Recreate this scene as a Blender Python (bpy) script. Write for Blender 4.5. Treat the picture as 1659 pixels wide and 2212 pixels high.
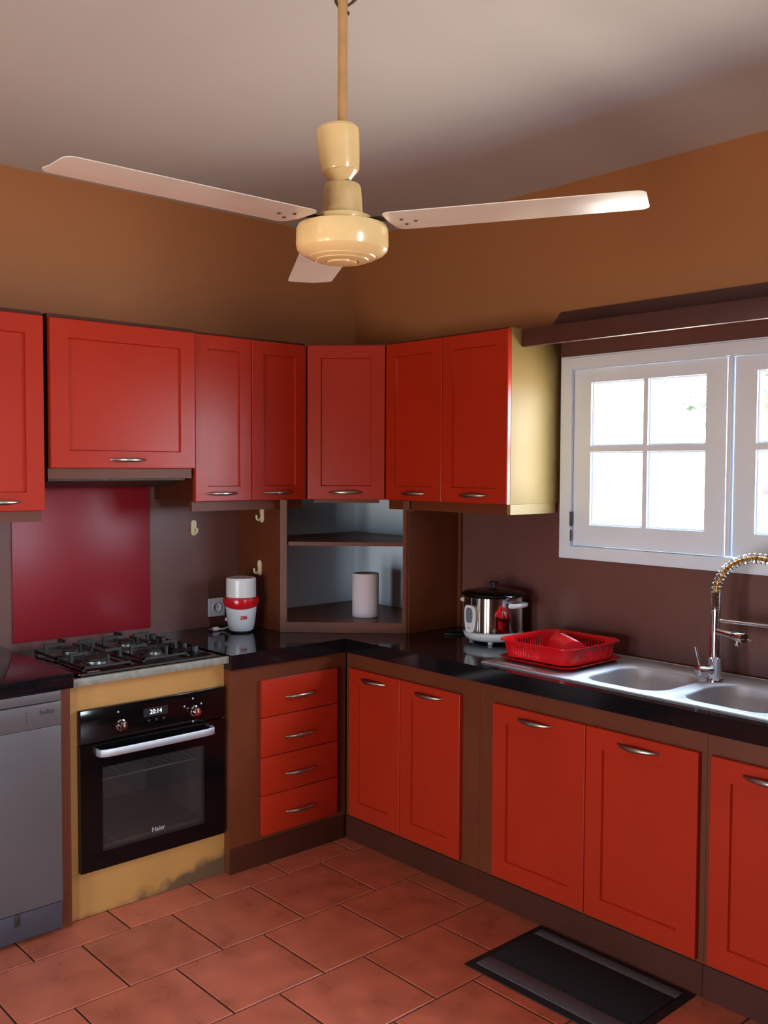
import bpy, bmesh, math, random
from mathutils import Vector, Matrix
random.seed(7)
for o in list(bpy.data.objects):
    bpy.data.objects.remove(o)
SC = bpy.context.scene
COL = SC.collection
PI = math.pi

# ------------------------------------------------------------------ camera
cam_d = bpy.data.cameras.new('camera')
cam = bpy.data.objects.new('camera', cam_d)
COL.objects.link(cam)
cam_d.sensor_fit = 'VERTICAL'
cam_d.sensor_height = 36.0
cam_d.lens = 36.0 * 2069.07 / 2212.0
cam_d.clip_start = 0.05
_F = Vector((-0.74026071, 0.6707963, -0.04523721))
_R = Vector((0.67132835, 0.74114681, 0.00443287))
_U = Vector((-0.03650096, 0.02708754, 0.99896644))
cam.matrix_world = Matrix(((_R.x, _U.x, -_F.x, 3.8374), (_R.y, _U.y, -_F.y, -3.26895),
                           (_R.z, _U.z, -_F.z, 1.62681), (0, 0, 0, 1)))
SC.camera = cam

# ------------------------------------------------------------------ world, light, exposure
SC.view_settings.view_transform = 'Standard'
SC.view_settings.look = 'None'
SC.view_settings.gamma = 1.0
SC.view_settings.use_curve_mapping = False
SC.view_settings.exposure = 0.0
SKY_STRENGTH = 47.0
w = bpy.data.worlds.new('daylight')
SC.world = w
w.use_nodes = True
nt = w.node_tree
nt.nodes.clear()
tc = nt.nodes.new('ShaderNodeTexCoord')
sp = nt.nodes.new('ShaderNodeSeparateXYZ')
mr = nt.nodes.new('ShaderNodeMapRange')
mr.inputs[1].default_value = -1.0
mr.inputs[2].default_value = 1.0
rp = nt.nodes.new('ShaderNodeValToRGB')
el = rp.color_ramp.elements
el[0].position, el[0].color = 0.0, (0.60, 0.54, 0.46, 1)      # sunlit ground seen from above
el[1].position, el[1].color = 1.0, (0.52, 0.70, 1.0, 1)       # zenith
for pos, c in ((0.47, (0.64, 0.58, 0.50, 1)), (0.50, (0.70, 0.85, 1.0, 1)), (0.62, (0.66, 0.82, 1.0, 1))):
    e = el.new(pos)
    e.color = c
bg = nt.nodes.new('ShaderNodeBackground')
bg.inputs[1].default_value = SKY_STRENGTH
wo = nt.nodes.new('ShaderNodeOutputWorld')
nt.links.new(tc.outputs['Generated'], sp.inputs[0])
nt.links.new(sp.outputs[2], mr.inputs[0])
nt.links.new(mr.outputs[0], rp.inputs[0])
nt.links.new(rp.outputs[0], bg.inputs[0])
nt.links.new(bg.outputs[0], wo.inputs[0])


def portal(name, loc, rot, sx, sy):
    l = bpy.data.lights.new(name, 'AREA')
    l.shape = 'RECTANGLE'
    l.size, l.size_y = sx, sy
    l.cycles.is_portal = True
    o = bpy.data.objects.new(name, l)
    o.location, o.rotation_euler = loc, rot
    COL.objects.link(o)


# daylight comes in through the sink window and three unseen openings sized for light
portal('daylight_portal', (2.095, 0.16, 1.67), (-PI / 2, 0, 0), 1.50, 0.86)
portal('daylight_portal', (1.98, -5.36, 0.81), (PI / 2, 0, 0), 0.46, 1.52)
portal('daylight_portal', (3.03, -5.36, 0.81), (PI / 2, 0, 0), 0.56, 1.52)
portal('daylight_portal', (6.66, -1.6, 1.825), (0, PI / 2, 0), 1.65, 0.7)
SC.cycles.max_bounces = 10
SC.cycles.diffuse_bounces = 6
SC.cycles.glossy_bounces = 4
SC.cycles.transparent_max_bounces = 12
SC.cycles.caustics_reflective = False
SC.cycles.caustics_refractive = False
SC.cycles.sample_clamp_indirect = 8.0


# ------------------------------------------------------------------ materials
def lin(c):
    return tuple(((v / 255) / 12.92 if v / 255 <= 0.04045 else ((v / 255 + 0.055) / 1.055) ** 2.4) for v in c) + (1,)


def mat(name, rgb, rough=0.5, metal=0.0, var=0.0, scale=8.0, bump=0.0, bscale=60.0, spec=0.5, coat=0.0,
        stretch=(1, 1, 1), rvar=0.0, objrand=0.0):
    m = bpy.data.materials.new(name)
    m.use_nodes = True
    n = m.node_tree
    b = n.nodes['Principled BSDF']
    c = lin(rgb)
    b.inputs['Base Color'].default_value = c
    b.inputs['Roughness'].default_value = rough
    b.inputs['Metallic'].default_value = metal
    b.inputs['Specular IOR Level'].default_value = spec
    b.inputs['Coat Weight'].default_value = coat
    b.inputs['Coat Roughness'].default_value = 0.1
    if var or bump or rvar:
        t = n.nodes.new('ShaderNodeTexCoord')
        mp = n.nodes.new('ShaderNodeMapping')
        mp.inputs['Scale'].default_value = stretch
        if objrand:
            oi0 = n.nodes.new('ShaderNodeObjectInfo')
            ml = n.nodes.new('ShaderNodeMath')
            ml.operation = 'MULTIPLY'
            ml.inputs[1].default_value = 61.0
            n.links.new(oi0.outputs['Random'], ml.inputs[0])
            n.links.new(ml.outputs[0], mp.inputs['Location'])
        n.links.new(t.outputs['Object'], mp.inputs[0])
        nz = n.nodes.new('ShaderNodeTexNoise')
        nz.inputs['Scale'].default_value = scale
        nz.inputs['Detail'].default_value = 5
        n.links.new(mp.outputs[0], nz.inputs['Vector'])
        if var:
            cr = n.nodes.new('ShaderNodeValToRGB')
            lo = tuple(v * (1 - var) for v in c[:3]) + (1,)
            hi = tuple(min(1, v * (1 + var)) for v in c[:3]) + (1,)
            cr.color_ramp.elements[0].position = 0.3
            cr.color_ramp.elements[1].position = 0.7
            cr.color_ramp.elements[0].color = lo
            cr.color_ramp.elements[1].color = hi
            n.links.new(nz.outputs['Fac'], cr.inputs[0])
            src = cr.outputs[0]
            if objrand:
                oi = n.nodes.new('ShaderNodeObjectInfo')
                mr_ = n.nodes.new('ShaderNodeMapRange')
                mr_.inputs[3].default_value = 1 - objrand
                mr_.inputs[4].default_value = 1 + objrand
                n.links.new(oi.outputs['Random'], mr_.inputs[0])
                hs = n.nodes.new('ShaderNodeHueSaturation')
                n.links.new(mr_.outputs[0], hs.inputs['Value'])
                n.links.new(src, hs.inputs['Color'])
                src = hs.outputs[0]
            n.links.new(src, b.inputs['Base Color'])
        if rvar:
            mm = n.nodes.new('ShaderNodeMapRange')
            mm.inputs[1].default_value, mm.inputs[2].default_value = 0.3, 0.7
            mm.inputs[3].default_value, mm.inputs[4].default_value = max(0.02, rough - rvar), rough + rvar
            n.links.new(nz.outputs['Fac'], mm.inputs[0])
            n.links.new(mm.outputs[0], b.inputs['Roughness'])
        if bump:
            nb = n.nodes.new('ShaderNodeTexNoise')
            nb.inputs['Scale'].default_value = bscale
            nb.inputs['Detail'].default_value = 3
            n.links.new(mp.outputs[0], nb.inputs['Vector'])
            bp_ = n.nodes.new('ShaderNodeBump')
            bp_.inputs['Strength'].default_value = bump
            bp_.inputs['Distance'].default_value = 0.004
            n.links.new(nb.outputs['Fac'], bp_.inputs['Height'])
            n.links.new(bp_.outputs[0], b.inputs['Normal'])
    return m


def zoned_wall(name, low, high, zsplit, rough_low=0.35, rough_high=0.6):
    """Two coats of paint: a dark satin one below zsplit, a matt one above."""
    m = mat(name, low, rough_low, var=0.12, scale=3.0, bump=0.15, bscale=25)
    n = m.node_tree
    b = n.nodes['Principled BSDF']
    src = b.inputs['Base Color'].links[0].from_socket
    t = n.nodes.new('ShaderNodeTexCoord')
    s = n.nodes.new('ShaderNodeSeparateXYZ')
    n.links.new(t.outputs['Object'], s.inputs[0])
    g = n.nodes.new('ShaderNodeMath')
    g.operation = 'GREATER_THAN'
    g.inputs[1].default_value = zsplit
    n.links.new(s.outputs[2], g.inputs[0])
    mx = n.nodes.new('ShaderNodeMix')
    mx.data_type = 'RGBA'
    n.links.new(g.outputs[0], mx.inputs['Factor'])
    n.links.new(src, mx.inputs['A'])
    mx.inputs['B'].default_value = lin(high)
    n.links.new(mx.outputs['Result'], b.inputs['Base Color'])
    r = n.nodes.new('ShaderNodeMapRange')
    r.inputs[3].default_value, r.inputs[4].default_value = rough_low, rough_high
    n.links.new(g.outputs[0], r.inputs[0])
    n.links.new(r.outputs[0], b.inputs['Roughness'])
    return m


def glass_mat(name, tint=(1, 1, 1, 1), grey_sheen=0.0):
    m = bpy.data.materials.new(name)
    m.use_nodes = True
    n = m.node_tree
    n.nodes.clear()
    o = n.nodes.new('ShaderNodeOutputMaterial')
    tr = n.nodes.new('ShaderNodeBsdfTransparent')
    tr.inputs[0].default_value = tint
    gl = n.nodes.new('ShaderNodeBsdfGlossy')
    gl.inputs['Roughness'].default_value = 0.02
    fr = n.nodes.new('ShaderNodeFresnel')
    ge = n.nodes.new('ShaderNodeNewGeometry')
    io = n.nodes.new('ShaderNodeMapRange')          # the pane is crossed in a straight line: same Fresnel on both faces
    io.inputs[3].default_value, io.inputs[4].default_value = 1.45, 1 / 1.45
    n.links.new(ge.outputs['Backfacing'], io.inputs[0])
    n.links.new(io.outputs[0], fr.inputs[0])
    mx = n.nodes.new('ShaderNodeMixShader')
    n.links.new(fr.outputs[0], mx.inputs[0])
    base = tr.outputs[0]
    if grey_sheen:
        df = n.nodes.new('ShaderNodeBsdfDiffuse')  # grey diffuse share painted in as the sheen on the glass
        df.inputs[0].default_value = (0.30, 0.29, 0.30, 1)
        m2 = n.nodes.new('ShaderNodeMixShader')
        m2.inputs[0].default_value = grey_sheen
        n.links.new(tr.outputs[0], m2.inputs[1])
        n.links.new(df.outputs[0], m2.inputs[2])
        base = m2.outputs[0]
    n.links.new(base, mx.inputs[1])
    n.links.new(gl.outputs[0], mx.inputs[2])
    n.links.new(mx.outputs[0], o.inputs[0])
    return m


def emit_mat(name, rgb, s):
    m = bpy.data.materials.new(name)
    m.use_nodes = True
    b = m.node_tree.nodes['Principled BSDF']
    b.inputs['Base Color'].default_value = (0, 0, 0, 1)
    b.inputs['Emission Color'].default_value = lin(rgb)
    b.inputs['Emission Strength'].default_value = s
    return m


M = {}
M['red'] = mat('red_satin_paint', (166, 41, 19), 0.30, var=0.05, scale=3, bump=0.05, bscale=90, spec=0.27)
M['brown'] = mat('brown_paint', (100, 48, 24), 0.42, spec=0.32, var=0.10, scale=5, bump=0.08, bscale=60)
M['plinth'] = mat('darker_brown', (72, 32, 18), 0.5, spec=0.25, var=0.15, scale=7, bump=0.08, bscale=60)  # darker brown for plinths and wall cabinet carcasses
M['pelmet'] = mat('dark_pelmet_paint', (72, 38, 32), 0.5, var=0.1, scale=6)
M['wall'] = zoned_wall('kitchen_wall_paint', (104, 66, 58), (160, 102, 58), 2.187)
M['ochre'] = mat('ochre_wall_paint', (98, 58, 38), 0.65, var=0.05, scale=3, bump=0.1, bscale=40)
M['ceil'] = mat('ceiling_paint', (192, 190, 186), 0.75, var=0.03, scale=2, bump=0.08, bscale=20)
M['tile'] = mat('terracotta_tile', (186, 97, 69), 0.33, var=0.2, scale=9, bump=0.06, bscale=30, objrand=0.09, rvar=0.08)
M['grout'] = mat('dark_grout', (58, 42, 34), 0.85, var=0.25, scale=20)
M['granite'] = mat('polished_black_granite', (16, 15, 18), 0.09, var=0.6, scale=180, spec=0.5)
M['greystone'] = mat('grey_stone_edge', (128, 122, 108), 0.45, var=0.22, scale=40, bump=0.2, bscale=60)
M['oak'] = mat('honey_melamine', (174, 122, 62), 0.42, var=0.09, scale=4, stretch=(1, 1, 0.25))
M['beech'] = mat('pale_beech_melamine', (140, 115, 58), 0.6, var=0.06, scale=3, stretch=(1, 1, 0.3))
M['white_paint'] = mat('white_gloss_paint', (224, 236, 250), 0.35, var=0.03, scale=5, bump=0.05, bscale=40)
M['white_panel'] = mat('white_laminate', (220, 234, 244), 0.5, var=0.03, scale=4)
M['cream'] = mat('aged_cream_enamel', (232, 202, 146), 0.22, var=0.06, scale=14, coat=0.3)
M['rod'] = mat('dull_cream_rod_paint', (182, 142, 98), 0.5, var=0.1, scale=20)
M['neck'] = mat('dusty_cream_enamel', (206, 176, 124), 0.45, var=0.12, scale=25)
M['blade'] = mat('cream_blade_enamel', (216, 208, 198), 0.28, var=0.05, scale=10)
M['dkmetal'] = mat('dull_dark_metal', (70, 60, 48), 0.5, 0.6, var=0.3, scale=40)
M['nickel'] = mat('brushed_nickel', (168, 160, 148), 0.32, 1.0, var=0.08, scale=60, stretch=(0.1, 1, 1))
M['chrome'] = mat('chrome', (226, 228, 232), 0.07, 1.0)
M['steel'] = mat('satin_stainless_steel', (206, 206, 206), 0.55, 1.0, var=0.05, scale=90, stretch=(0.05, 1, 1))
M['mirror_steel'] = mat('polished_steel', (212, 212, 214), 0.07, 1.0)
M['dishwasher'] = mat('silver_grey_lacquer', (96, 88, 86), 0.38, 0.25, var=0.06, scale=2.5)
M['dishwasher_low'] = mat('darker_silver_grey_lacquer', (72, 68, 74), 0.38, 0.25, var=0.05, scale=2.5)
M['blackgloss'] = mat('black_oven_glass', (7, 7, 8), 0.10, spec=0.4)
M['blackmat'] = mat('black_plastic', (14, 14, 16), 0.45, var=0.2, scale=30)
M['iron'] = mat('cast_iron', (42, 40, 34), 0.55, 0.2, var=0.3, scale=60)
M['alu'] = mat('burner_aluminium', (150, 146, 138), 0.32, 0.9, var=0.15, scale=50)
M['redpanel'] = mat('deep_red_glass_panel', (134, 26, 34), 0.36, var=0.05, scale=3, spec=0.3)
M['whiteplastic'] = mat('white_plastic', (226, 226, 226), 0.25, var=0.02, scale=9)
M['creamplastic'] = mat('cream_plastic', (232, 220, 178), 0.4, var=0.04, scale=30)
M['redplastic'] = mat('red_plastic', (206, 22, 30), 0.2, var=0.04, scale=12)
M['paper'] = mat('white_paper', (222, 208, 214), 0.9, var=0.03, scale=40, bump=0.3, bscale=160)
M['card'] = mat('cardboard', (150, 112, 78), 0.9)
M['matblack'] = mat('black_carpet', (17, 15, 17), 0.95, var=0.3, scale=200, bump=0.6, bscale=400)
M['matgrey'] = mat('grey_ribbed_carpet', (84, 76, 76), 0.95, var=0.25, scale=160, bump=0.7, bscale=350)
M['rubber'] = mat('black_rubber', (13, 12, 14), 0.6, bump=0.3, bscale=200)
M['gold'] = mat('gold_hose', (206, 152, 58), 0.3, 0.8)
M['glass'] = glass_mat('window_glass')
M['ovenglass'] = glass_mat('tinted_oven_glass', (0.62, 0.59, 0.57, 1), grey_sheen=0.04)
M['ovencav'] = mat('oven_enamel', (140, 120, 100), 0.45, var=0.2, scale=9)
M['ovenglow'] = mat('oven_lamp_cover', (210, 150, 84), 0.35)
M['clock'] = emit_mat('clock_digits', (235, 242, 255), 1.6)
M['lcd'] = mat('grey_lcd', (112, 120, 128), 0.25)
M['white_print'] = mat('pale_print', (168, 166, 164), 0.5)
M['dark_print'] = mat('dark_print', (52, 42, 46), 0.5)
M['red_print'] = mat('red_print', (190, 20, 40), 0.5)
M['leaf'] = mat('tree_leaves', (52, 62, 44), 0.6, var=0.35, scale=3)
M['bark'] = mat('tree_bark', (92, 70, 52), 0.8, var=0.3, scale=8)
M['yard'] = mat('dry_yard_ground', (206, 186, 150), 0.9, var=0.1, scale=1.5)
M['cloth'] = mat('red_washing', (210, 38, 42), 0.9, var=0.1, scale=6)
M['concrete'] = mat('outer_render', (220, 212, 196), 0.85, var=0.05, scale=3)


def stain_oak():
    """Honey melamine with a grey-black mould stain of its own along the lower right edge."""
    m = mat('stained_honey_melamine', (174, 122, 62), 0.45, var=0.09, scale=4, stretch=(1, 1, 0.3))
    n = m.node_tree
    b = n.nodes['Principled BSDF']
    src = b.inputs['Base Color'].links[0].from_socket
    t = n.nodes.new('ShaderNodeTexCoord')
    s = n.nodes.new('ShaderNodeSeparateXYZ')
    n.links.new(t.outputs['Object'], s.inputs[0])
    # object coords: y runs along the wall (0 = right end .. -0.66), z up
    nz = n.nodes.new('ShaderNodeTexNoise')
    nz.inputs['Scale'].default_value = 9
    nz.inputs['Detail'].default_value = 8
    n.links.new(t.outputs['Object'], nz.inputs['Vector'])

    def math_(op, a, bb):
        k = n.nodes.new('ShaderNodeMath')
        k.operation = op
        for i, v in enumerate((a, bb)):
            if isinstance(v, (int, float)):
                k.inputs[i].default_value = v
            else:
                n.links.new(v, k.inputs[i])
        return k.outputs[0]
    h = math_('ADD', math_('MULTIPLY', s.outputs[1], 0.26), 0.115)      # stain height along the edge
    h = math_('MAXIMUM', h, 0.018)
    h = math_('ADD', h, math_('MULTIPLY', math_('SUBTRACT', nz.outputs['Fac'], 0.5), 0.16))
    f = math_('MULTIPLY', math_('SUBTRACT', h, s.outputs[2]), 28.0)
    k = n.nodes.new('ShaderNodeClamp')
    n.links.new(f, k.inputs[0])
    f2 = math_('MULTIPLY', k.outputs[0], 0.82)
    mx = n.nodes.new('ShaderNodeMix')
    mx.data_type = 'RGBA'
    n.links.new(f2, mx.inputs['Factor'])
    n.links.new(src, mx.inputs['A'])
    mx.inputs['B'].default_value = lin((58, 50, 40))
    n.links.new(mx.outputs['Result'], b.inputs['Base Color'])
    return m


M['oak_stained'] = stain_oak()


# ------------------------------------------------------------------ mesh helpers
class B:
    def __init__(s):
        s.bm = bmesh.new()

    def box(s, x0, y0, z0, x1, y1, z1, bev=0.0, seg=2):
        v = [s.bm.verts.new(p) for p in ((x0, y0, z0), (x1, y0, z0), (x1, y1, z0), (x0, y1, z0),
                                         (x0, y0, z1), (x1, y0, z1), (x1, y1, z1), (x0, y1, z1))]
        f = [s.bm.faces.new([v[i] for i in q]) for q in
             ((0, 3, 2, 1), (4, 5, 6, 7), (0, 1, 5, 4), (1, 2, 6, 5), (2, 3, 7, 6), (3, 0, 4, 7))]
        if bev:
            e = list({e for q in f for e in q.edges})
            bmesh.ops.bevel(s.bm, geom=e, offset=bev, segments=seg, affect='EDGES', profile=0.5)
        return s

    def rings(s, rings, cap0=True, cap1=True, closed=True):
        vs = [[s.bm.verts.new(p) for p in r] for r in rings]
        n = len(rings[0])
        for a, b in zip(vs[:-1], vs[1:]):
            for i in range(n if closed else n - 1):
                j = (i + 1) % n
                s.bm.faces.new((a[i], a[j], b[j], b[i]))
        if cap0:
            s.bm.faces.new(list(reversed(vs[0])))
        if cap1:
            s.bm.faces.new(vs[-1])
        return s

    def lathe(s, prof, c=(0, 0, 0), seg=32, cap0=True, cap1=True, axis=None):
        """prof: list of (radius, height) along +z or along axis."""
        rot = Vector((0, 0, 1)).rotation_difference(Vector(axis)).to_matrix() if axis else Matrix.Identity(3)
        c = Vector(c)
        rg = []
        for r, z in prof:
            r = max(r, 1e-4)
            rg.append([c + rot @ Vector((r * math.cos(2 * PI * i / seg), r * math.sin(2 * PI * i / seg), z)) for i in range(seg)])
        return s.rings(rg, cap0, cap1)

    def tube(s, pts, r, seg=8, caps=True):
        pts = [Vector(p) for p in pts]
        n = len(pts)
        rr = r if isinstance(r, (list, tuple)) else [r] * n
        t = [(pts[min(i + 1, n - 1)] - pts[max(i - 1, 0)]).normalized() for i in range(n)]
        u = Vector((0, 0, 1)) if abs(t[0].z) < 0.9 else Vector((1, 0, 0))
        u = (u - t[0] * u.dot(t[0])).normalized()
        rg = []
        for i in range(n):
            u = (u - t[i] * u.dot(t[i])).normalized()
            v = t[i].cross(u)
            rg.append([pts[i] + (u * math.cos(2 * PI * k / seg) + v * math.sin(2 * PI * k / seg)) * rr[i] for k in range(seg)])
        return s.rings(rg, caps, caps)

    def prism(s, poly, axis, a, b):
        """poly: 2D outline extruded along axis ('x','y','z') from a to b (outline in the other two axes, in order)."""
        def P(p, t):
            return {'x': (t, p[0], p[1]), 'y': (p[0], t, p[1]), 'z': (p[0], p[1], t)}[axis]
        return s.rings([[P(p, a) for p in poly], [P(p, b) for p in poly]])

    def grid(s, us, vs, holes, axis, a, b):
        """Slab lying in the plane normal to axis between a and b; cells listed in holes (i, j) stay open. One connected mesh."""
        def P(u, v, t):
            return {'x': (t, u, v), 'y': (u, t, v), 'z': (u, v, t)}[axis]
        vd = {}

        def V(i, j, k):
            if (i, j, k) not in vd:
                vd[(i, j, k)] = s.bm.verts.new(P(us[i], vs[j], (a, b)[k]))
            return vd[(i, j, k)]
        full = {(i, j) for i in range(len(us) - 1) for j in range(len(vs) - 1)} - set(holes)
        for i, j in full:
            for k in (0, 1):
                q = [V(i, j, k), V(i + 1, j, k), V(i + 1, j + 1, k), V(i, j + 1, k)]
                s.bm.faces.new(q if k else q[::-1])
            for (di, dj), (p, q2) in (((-1, 0), ((i, j), (i, j + 1))), ((1, 0), ((i + 1, j), (i + 1, j + 1))),
                                      ((0, -1), ((i, j), (i + 1, j))), ((0, 1), ((i, j + 1), (i + 1, j + 1)))):
                if (i + di, j + dj) not in full:
                    s.bm.faces.new((V(*p, 0), V(*q2, 0), V(*q2, 1), V(*p, 1)))
        return s

    def door(s, wd, h, t, fr, rec=0.0095, ch=0.0035, y0=0.0):
        """Door leaf: outer face towards -y, a recessed panel inside a flat frame (fr = left, right, bottom, top)."""
        l, r, b, tp = fr

        def ring(k, y, ins=None):
            if ins is None:
                return [(k, y, k), (wd - k, y, k), (wd - k, y, h - k), (k, y, h - k)]
            return [(l + ins, y, b + ins), (wd - r - ins, y, b + ins), (wd - r - ins, y, h - tp - ins), (l + ins, y, h - tp - ins)]
        f = y0 - t
        return s.rings([ring(0, y0), ring(0, f + 0.003), ring(0.001, f + 0.001), ring(0.003, f), ring(0, f, 0),
                        ring(0, f + rec * 0.5, ch * 0.3), ring(0, f + rec, ch)])

    def slab(s, wd, h, t, x0=0.0, z0=0.0, y0=0.0, bev=0.003):
        return s.box(x0, y0 - t, z0, x0 + wd, y0, z0 + h, bev)

    def handle(s, cx, y, cz, L=0.155, out=0.026, wz=0.0085):
        rg = []
        n = 20
        for i in range(n + 1):
            u = -1 + 2 * i / n
            k = 1 - u * u
            yy = y - 0.002 - out * (k ** 0.8)
            hz = 0.0032 + (wz - 0.0032) * k ** 1.3
            th = 0.0026 + 0.0016 * k
            dx = L / 2 * u
            rg.append([(cx + dx, yy + th * math.sin(a), cz + hz * math.cos(a)) for a in [2 * PI * q / 10 for q in range(10)]])
        # turn the ends back on to the door
        first = [(p[0], y + 0.001, p[2]) for p in rg[0]]
        last = [(p[0], y + 0.001, p[2]) for p in rg[-1]]
        return s.rings([first] + rg + [last])

    def obj(s, name, m, parent=None, smooth=True, world=False, angle=40):
        """Link as one mesh object. Vertices are in the root's local space, or in world space when world=True."""
        bmesh.ops.recalc_face_normals(s.bm, faces=s.bm.faces[:])
        if world and parent is not None:
            p = parent
            mw = p.matrix_basis.copy()
            while p.parent is not None:
                p = p.parent
                mw = p.matrix_basis @ mw
            s.bm.transform(mw.inverted())
        me = bpy.data.meshes.new(name)
        s.bm.to_mesh(me)
        s.bm.free()
        if smooth:
            me.polygons.foreach_set('use_smooth', [True] * len(me.polygons))
            me.set_sharp_from_angle(angle=math.radians(angle))
        me.materials.append(M[m] if isinstance(m, str) else m)
        o = bpy.data.objects.new(name, me)
        COL.objects.link(o)
        if parent is not None:
            o.parent = parent
        return o


def thing(name, label, cat, loc=(0, 0, 0), rz=0.0, group=None):
    o = bpy.data.objects.new(name, None)
    o.empty_display_size = 0.1
    COL.objects.link(o)
    o.location = loc
    o.rotation_euler = (0, 0, rz)
    o.matrix_basis = Matrix.Translation(loc) @ Matrix.Rotation(rz, 4, 'Z')
    o['label'] = label
    o['category'] = cat
    if group:
        o['group'] = group
    return o


def tag(o, label, cat, group=None):
    o['label'] = label
    o['category'] = cat
    if group:
        o['group'] = group
    return o


def structure(o):
    o['kind'] = 'structure'
    return o


def text(name, body, size, m, parent, mat4, depth=0.0006, shear=0.0, sx=1.0, bold=0.0):
    """Flat lettering as a mesh part. mat4 places it (text runs along local x, reads from local +z)."""
    cu = bpy.data.curves.new(name, 'FONT')
    cu.body = body
    cu.size = size
    cu.align_x, cu.align_y = 'CENTER', 'CENTER'
    cu.extrude = depth
    cu.shear = shear
    cu.offset = bold
    t = bpy.data.objects.new(name, cu)
    COL.objects.link(t)
    dg = bpy.context.evaluated_depsgraph_get()
    me = bpy.data.meshes.new_from_object(t.evaluated_get(dg))
    bpy.data.objects.remove(t)
    me.transform(Matrix.Diagonal((sx, 1, 1, 1)))
    me.transform(mat4)
    me.materials.clear()
    me.materials.append(M[m])
    o = bpy.data.objects.new(name, me)
    COL.objects.link(o)
    o.parent = parent
    return o


def on_front(x, y, z):
    """Matrix for lettering on a local front face (facing -y)."""
    return Matrix.Translation((x, y, z)) @ Matrix.Rotation(PI / 2, 4, 'X')


# ------------------------------------------------------------------ room shell
RX, RY, RZ = 6.5, -5.2, 2.812
T = 0.2
floor = structure(B().box(-0.2, RY - T, -0.12, RX + T, 0.2, -0.004).obj('floor', 'grout', smooth=False))
structure(B().box(-0.2, RY - T, RZ, RX + T, 0.2, RZ + 0.15).obj('ceiling', 'ceil', smooth=False))
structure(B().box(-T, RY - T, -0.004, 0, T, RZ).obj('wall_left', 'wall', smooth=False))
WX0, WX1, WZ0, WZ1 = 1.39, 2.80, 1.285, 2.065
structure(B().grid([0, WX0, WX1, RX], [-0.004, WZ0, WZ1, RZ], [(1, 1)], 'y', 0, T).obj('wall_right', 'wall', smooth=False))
structure(B().grid([0, 1.75, 2.21, 2.75, 3.31, RX], [-0.004, 0.05, 1.57, RZ], [(1, 1), (3, 1)], 'y', RY - T, RY).obj('wall_back', 'ochre', smooth=False))
structure(B().grid([RY, -1.95, -1.25, 0], [-0.004, 1.0, 2.65, RZ], [(1, 1)], 'x', RX, RX + T).obj('wall_side', 'ochre', smooth=False))

structure(B().box(3.5, -1.30, -0.003, 3.62, -0.001, 2.25).obj('wall_light_blocker', 'ochre', smooth=False))  # unseen wall added to keep the side light out of the corner

# terracotta tiles: running bond, each tile an object sharing one mesh
tb = B()
TX, TY, GAP = 0.346, 0.344, 0.0065
tb.rings([[(GAP / 2 + k, GAP / 2 + k, z), (TX - GAP / 2 - k, GAP / 2 + k, z), (TX - GAP / 2 - k, TY - GAP / 2 - k, z),
           (GAP / 2 + k, TY - GAP / 2 - k, z)] for k, z in ((0, -0.0042), (0, -0.0015), (0.0022, 0.0))], cap0=False)
t0 = tb.obj('tile', 'tile', floor, smooth=False)
tiles = [t0]
for row in range(17):
    x = 0.436 + TX * row
    y = -2.045 + 0.1625 * row
    while y + TY < -0.60 + TY:
        y += TY
    while y > RY:
        yy = y - TY
        if yy + TY > RY and not (yy > -0.56):
            if len(tiles) == 1 and not t0.get('placed'):
                o = t0
                t0['placed'] = 1
            else:
                o = t0.copy()
                COL.objects.link(o)
                tiles.append(o)
            o.location = (x, yy, 0)
            o.rotation_euler = (random.uniform(-.0008, .0008), random.uniform(-.0008, .0008), 0)
        y -= TY
del t0['placed']

# ------------------------------------------------------------------ window in the right wall
win = bpy.data.objects.new('window_1', None)
COL.objects.link(win)
win.location = (1.353, 0, 1.264)
win.matrix_basis = Matrix.Translation(win.location)
structure(win)
win['label'] = 'white painted casement window above the sink with two four-pane sashes'
B().grid([1.353, 1.407, 2.783, 2.837], [1.264, 1.308, 2.04, 2.086], [(1, 1)], 'y', -0.022, -0.001).obj('casing', 'white_paint', win, world=True, smooth=False)
B().grid([1.345, 1.36, 2.83, 2.845], [1.256, 1.272, 2.078, 2.094], [(1, 1)], 'y', -0.012, -0.0005).obj('architrave', 'white_paint', win, world=True, smooth=False)
B().grid([1.392, 1.41, 2.78, 2.798], [1.287, 1.31, 2.038, 2.063], [(1, 1)], 'y', 0.001, 0.13).obj('frame_lining', 'white_paint', win, world=True, smooth=False)


def sash(xa, xb):
    za, zb = 1.312, 2.036
    st = 0.082
    xm = (xa + xb) / 2
    zr = 1.711
    us = [xa, xa + st, xm - 0.0105, xm + 0.0105, xb - st, xb]
    vs = [za, za + 0.087, zr - 0.012, zr + 0.012, zb - 0.055, zb]
    s = B().grid(us, vs, [(1, 1), (3, 1), (1, 3), (3, 3)], 'y', -0.006, 0.036).obj('sash', 'white_paint', win, world=True, smooth=False)
    for i in (1, 3):
        for j in (1, 3):
            x0, x1, z0, z1 = us[i], us[i + 1], vs[j], vs[j + 1]
            B().box(x0 + 0.0005, 0.018, z0 + 0.0005, x1 - 0.0005, 0.021, z1 - 0.0005).obj('pane', 'glass', s, world=True, smooth=False)
            # putty bead: thin stepped moulding round the pane
            B().grid([x0 + .0004, x0 + 0.007, x1 - 0.007, x1 - .0004], [z0 + .0004, z0 + 0.007, z1 - 0.007, z1 - .0004], [(1, 1)], 'y', 0.006, 0.0178).obj(
                'glazing_bead', 'white_paint', s, world=True, smooth=False)
    return s


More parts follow.
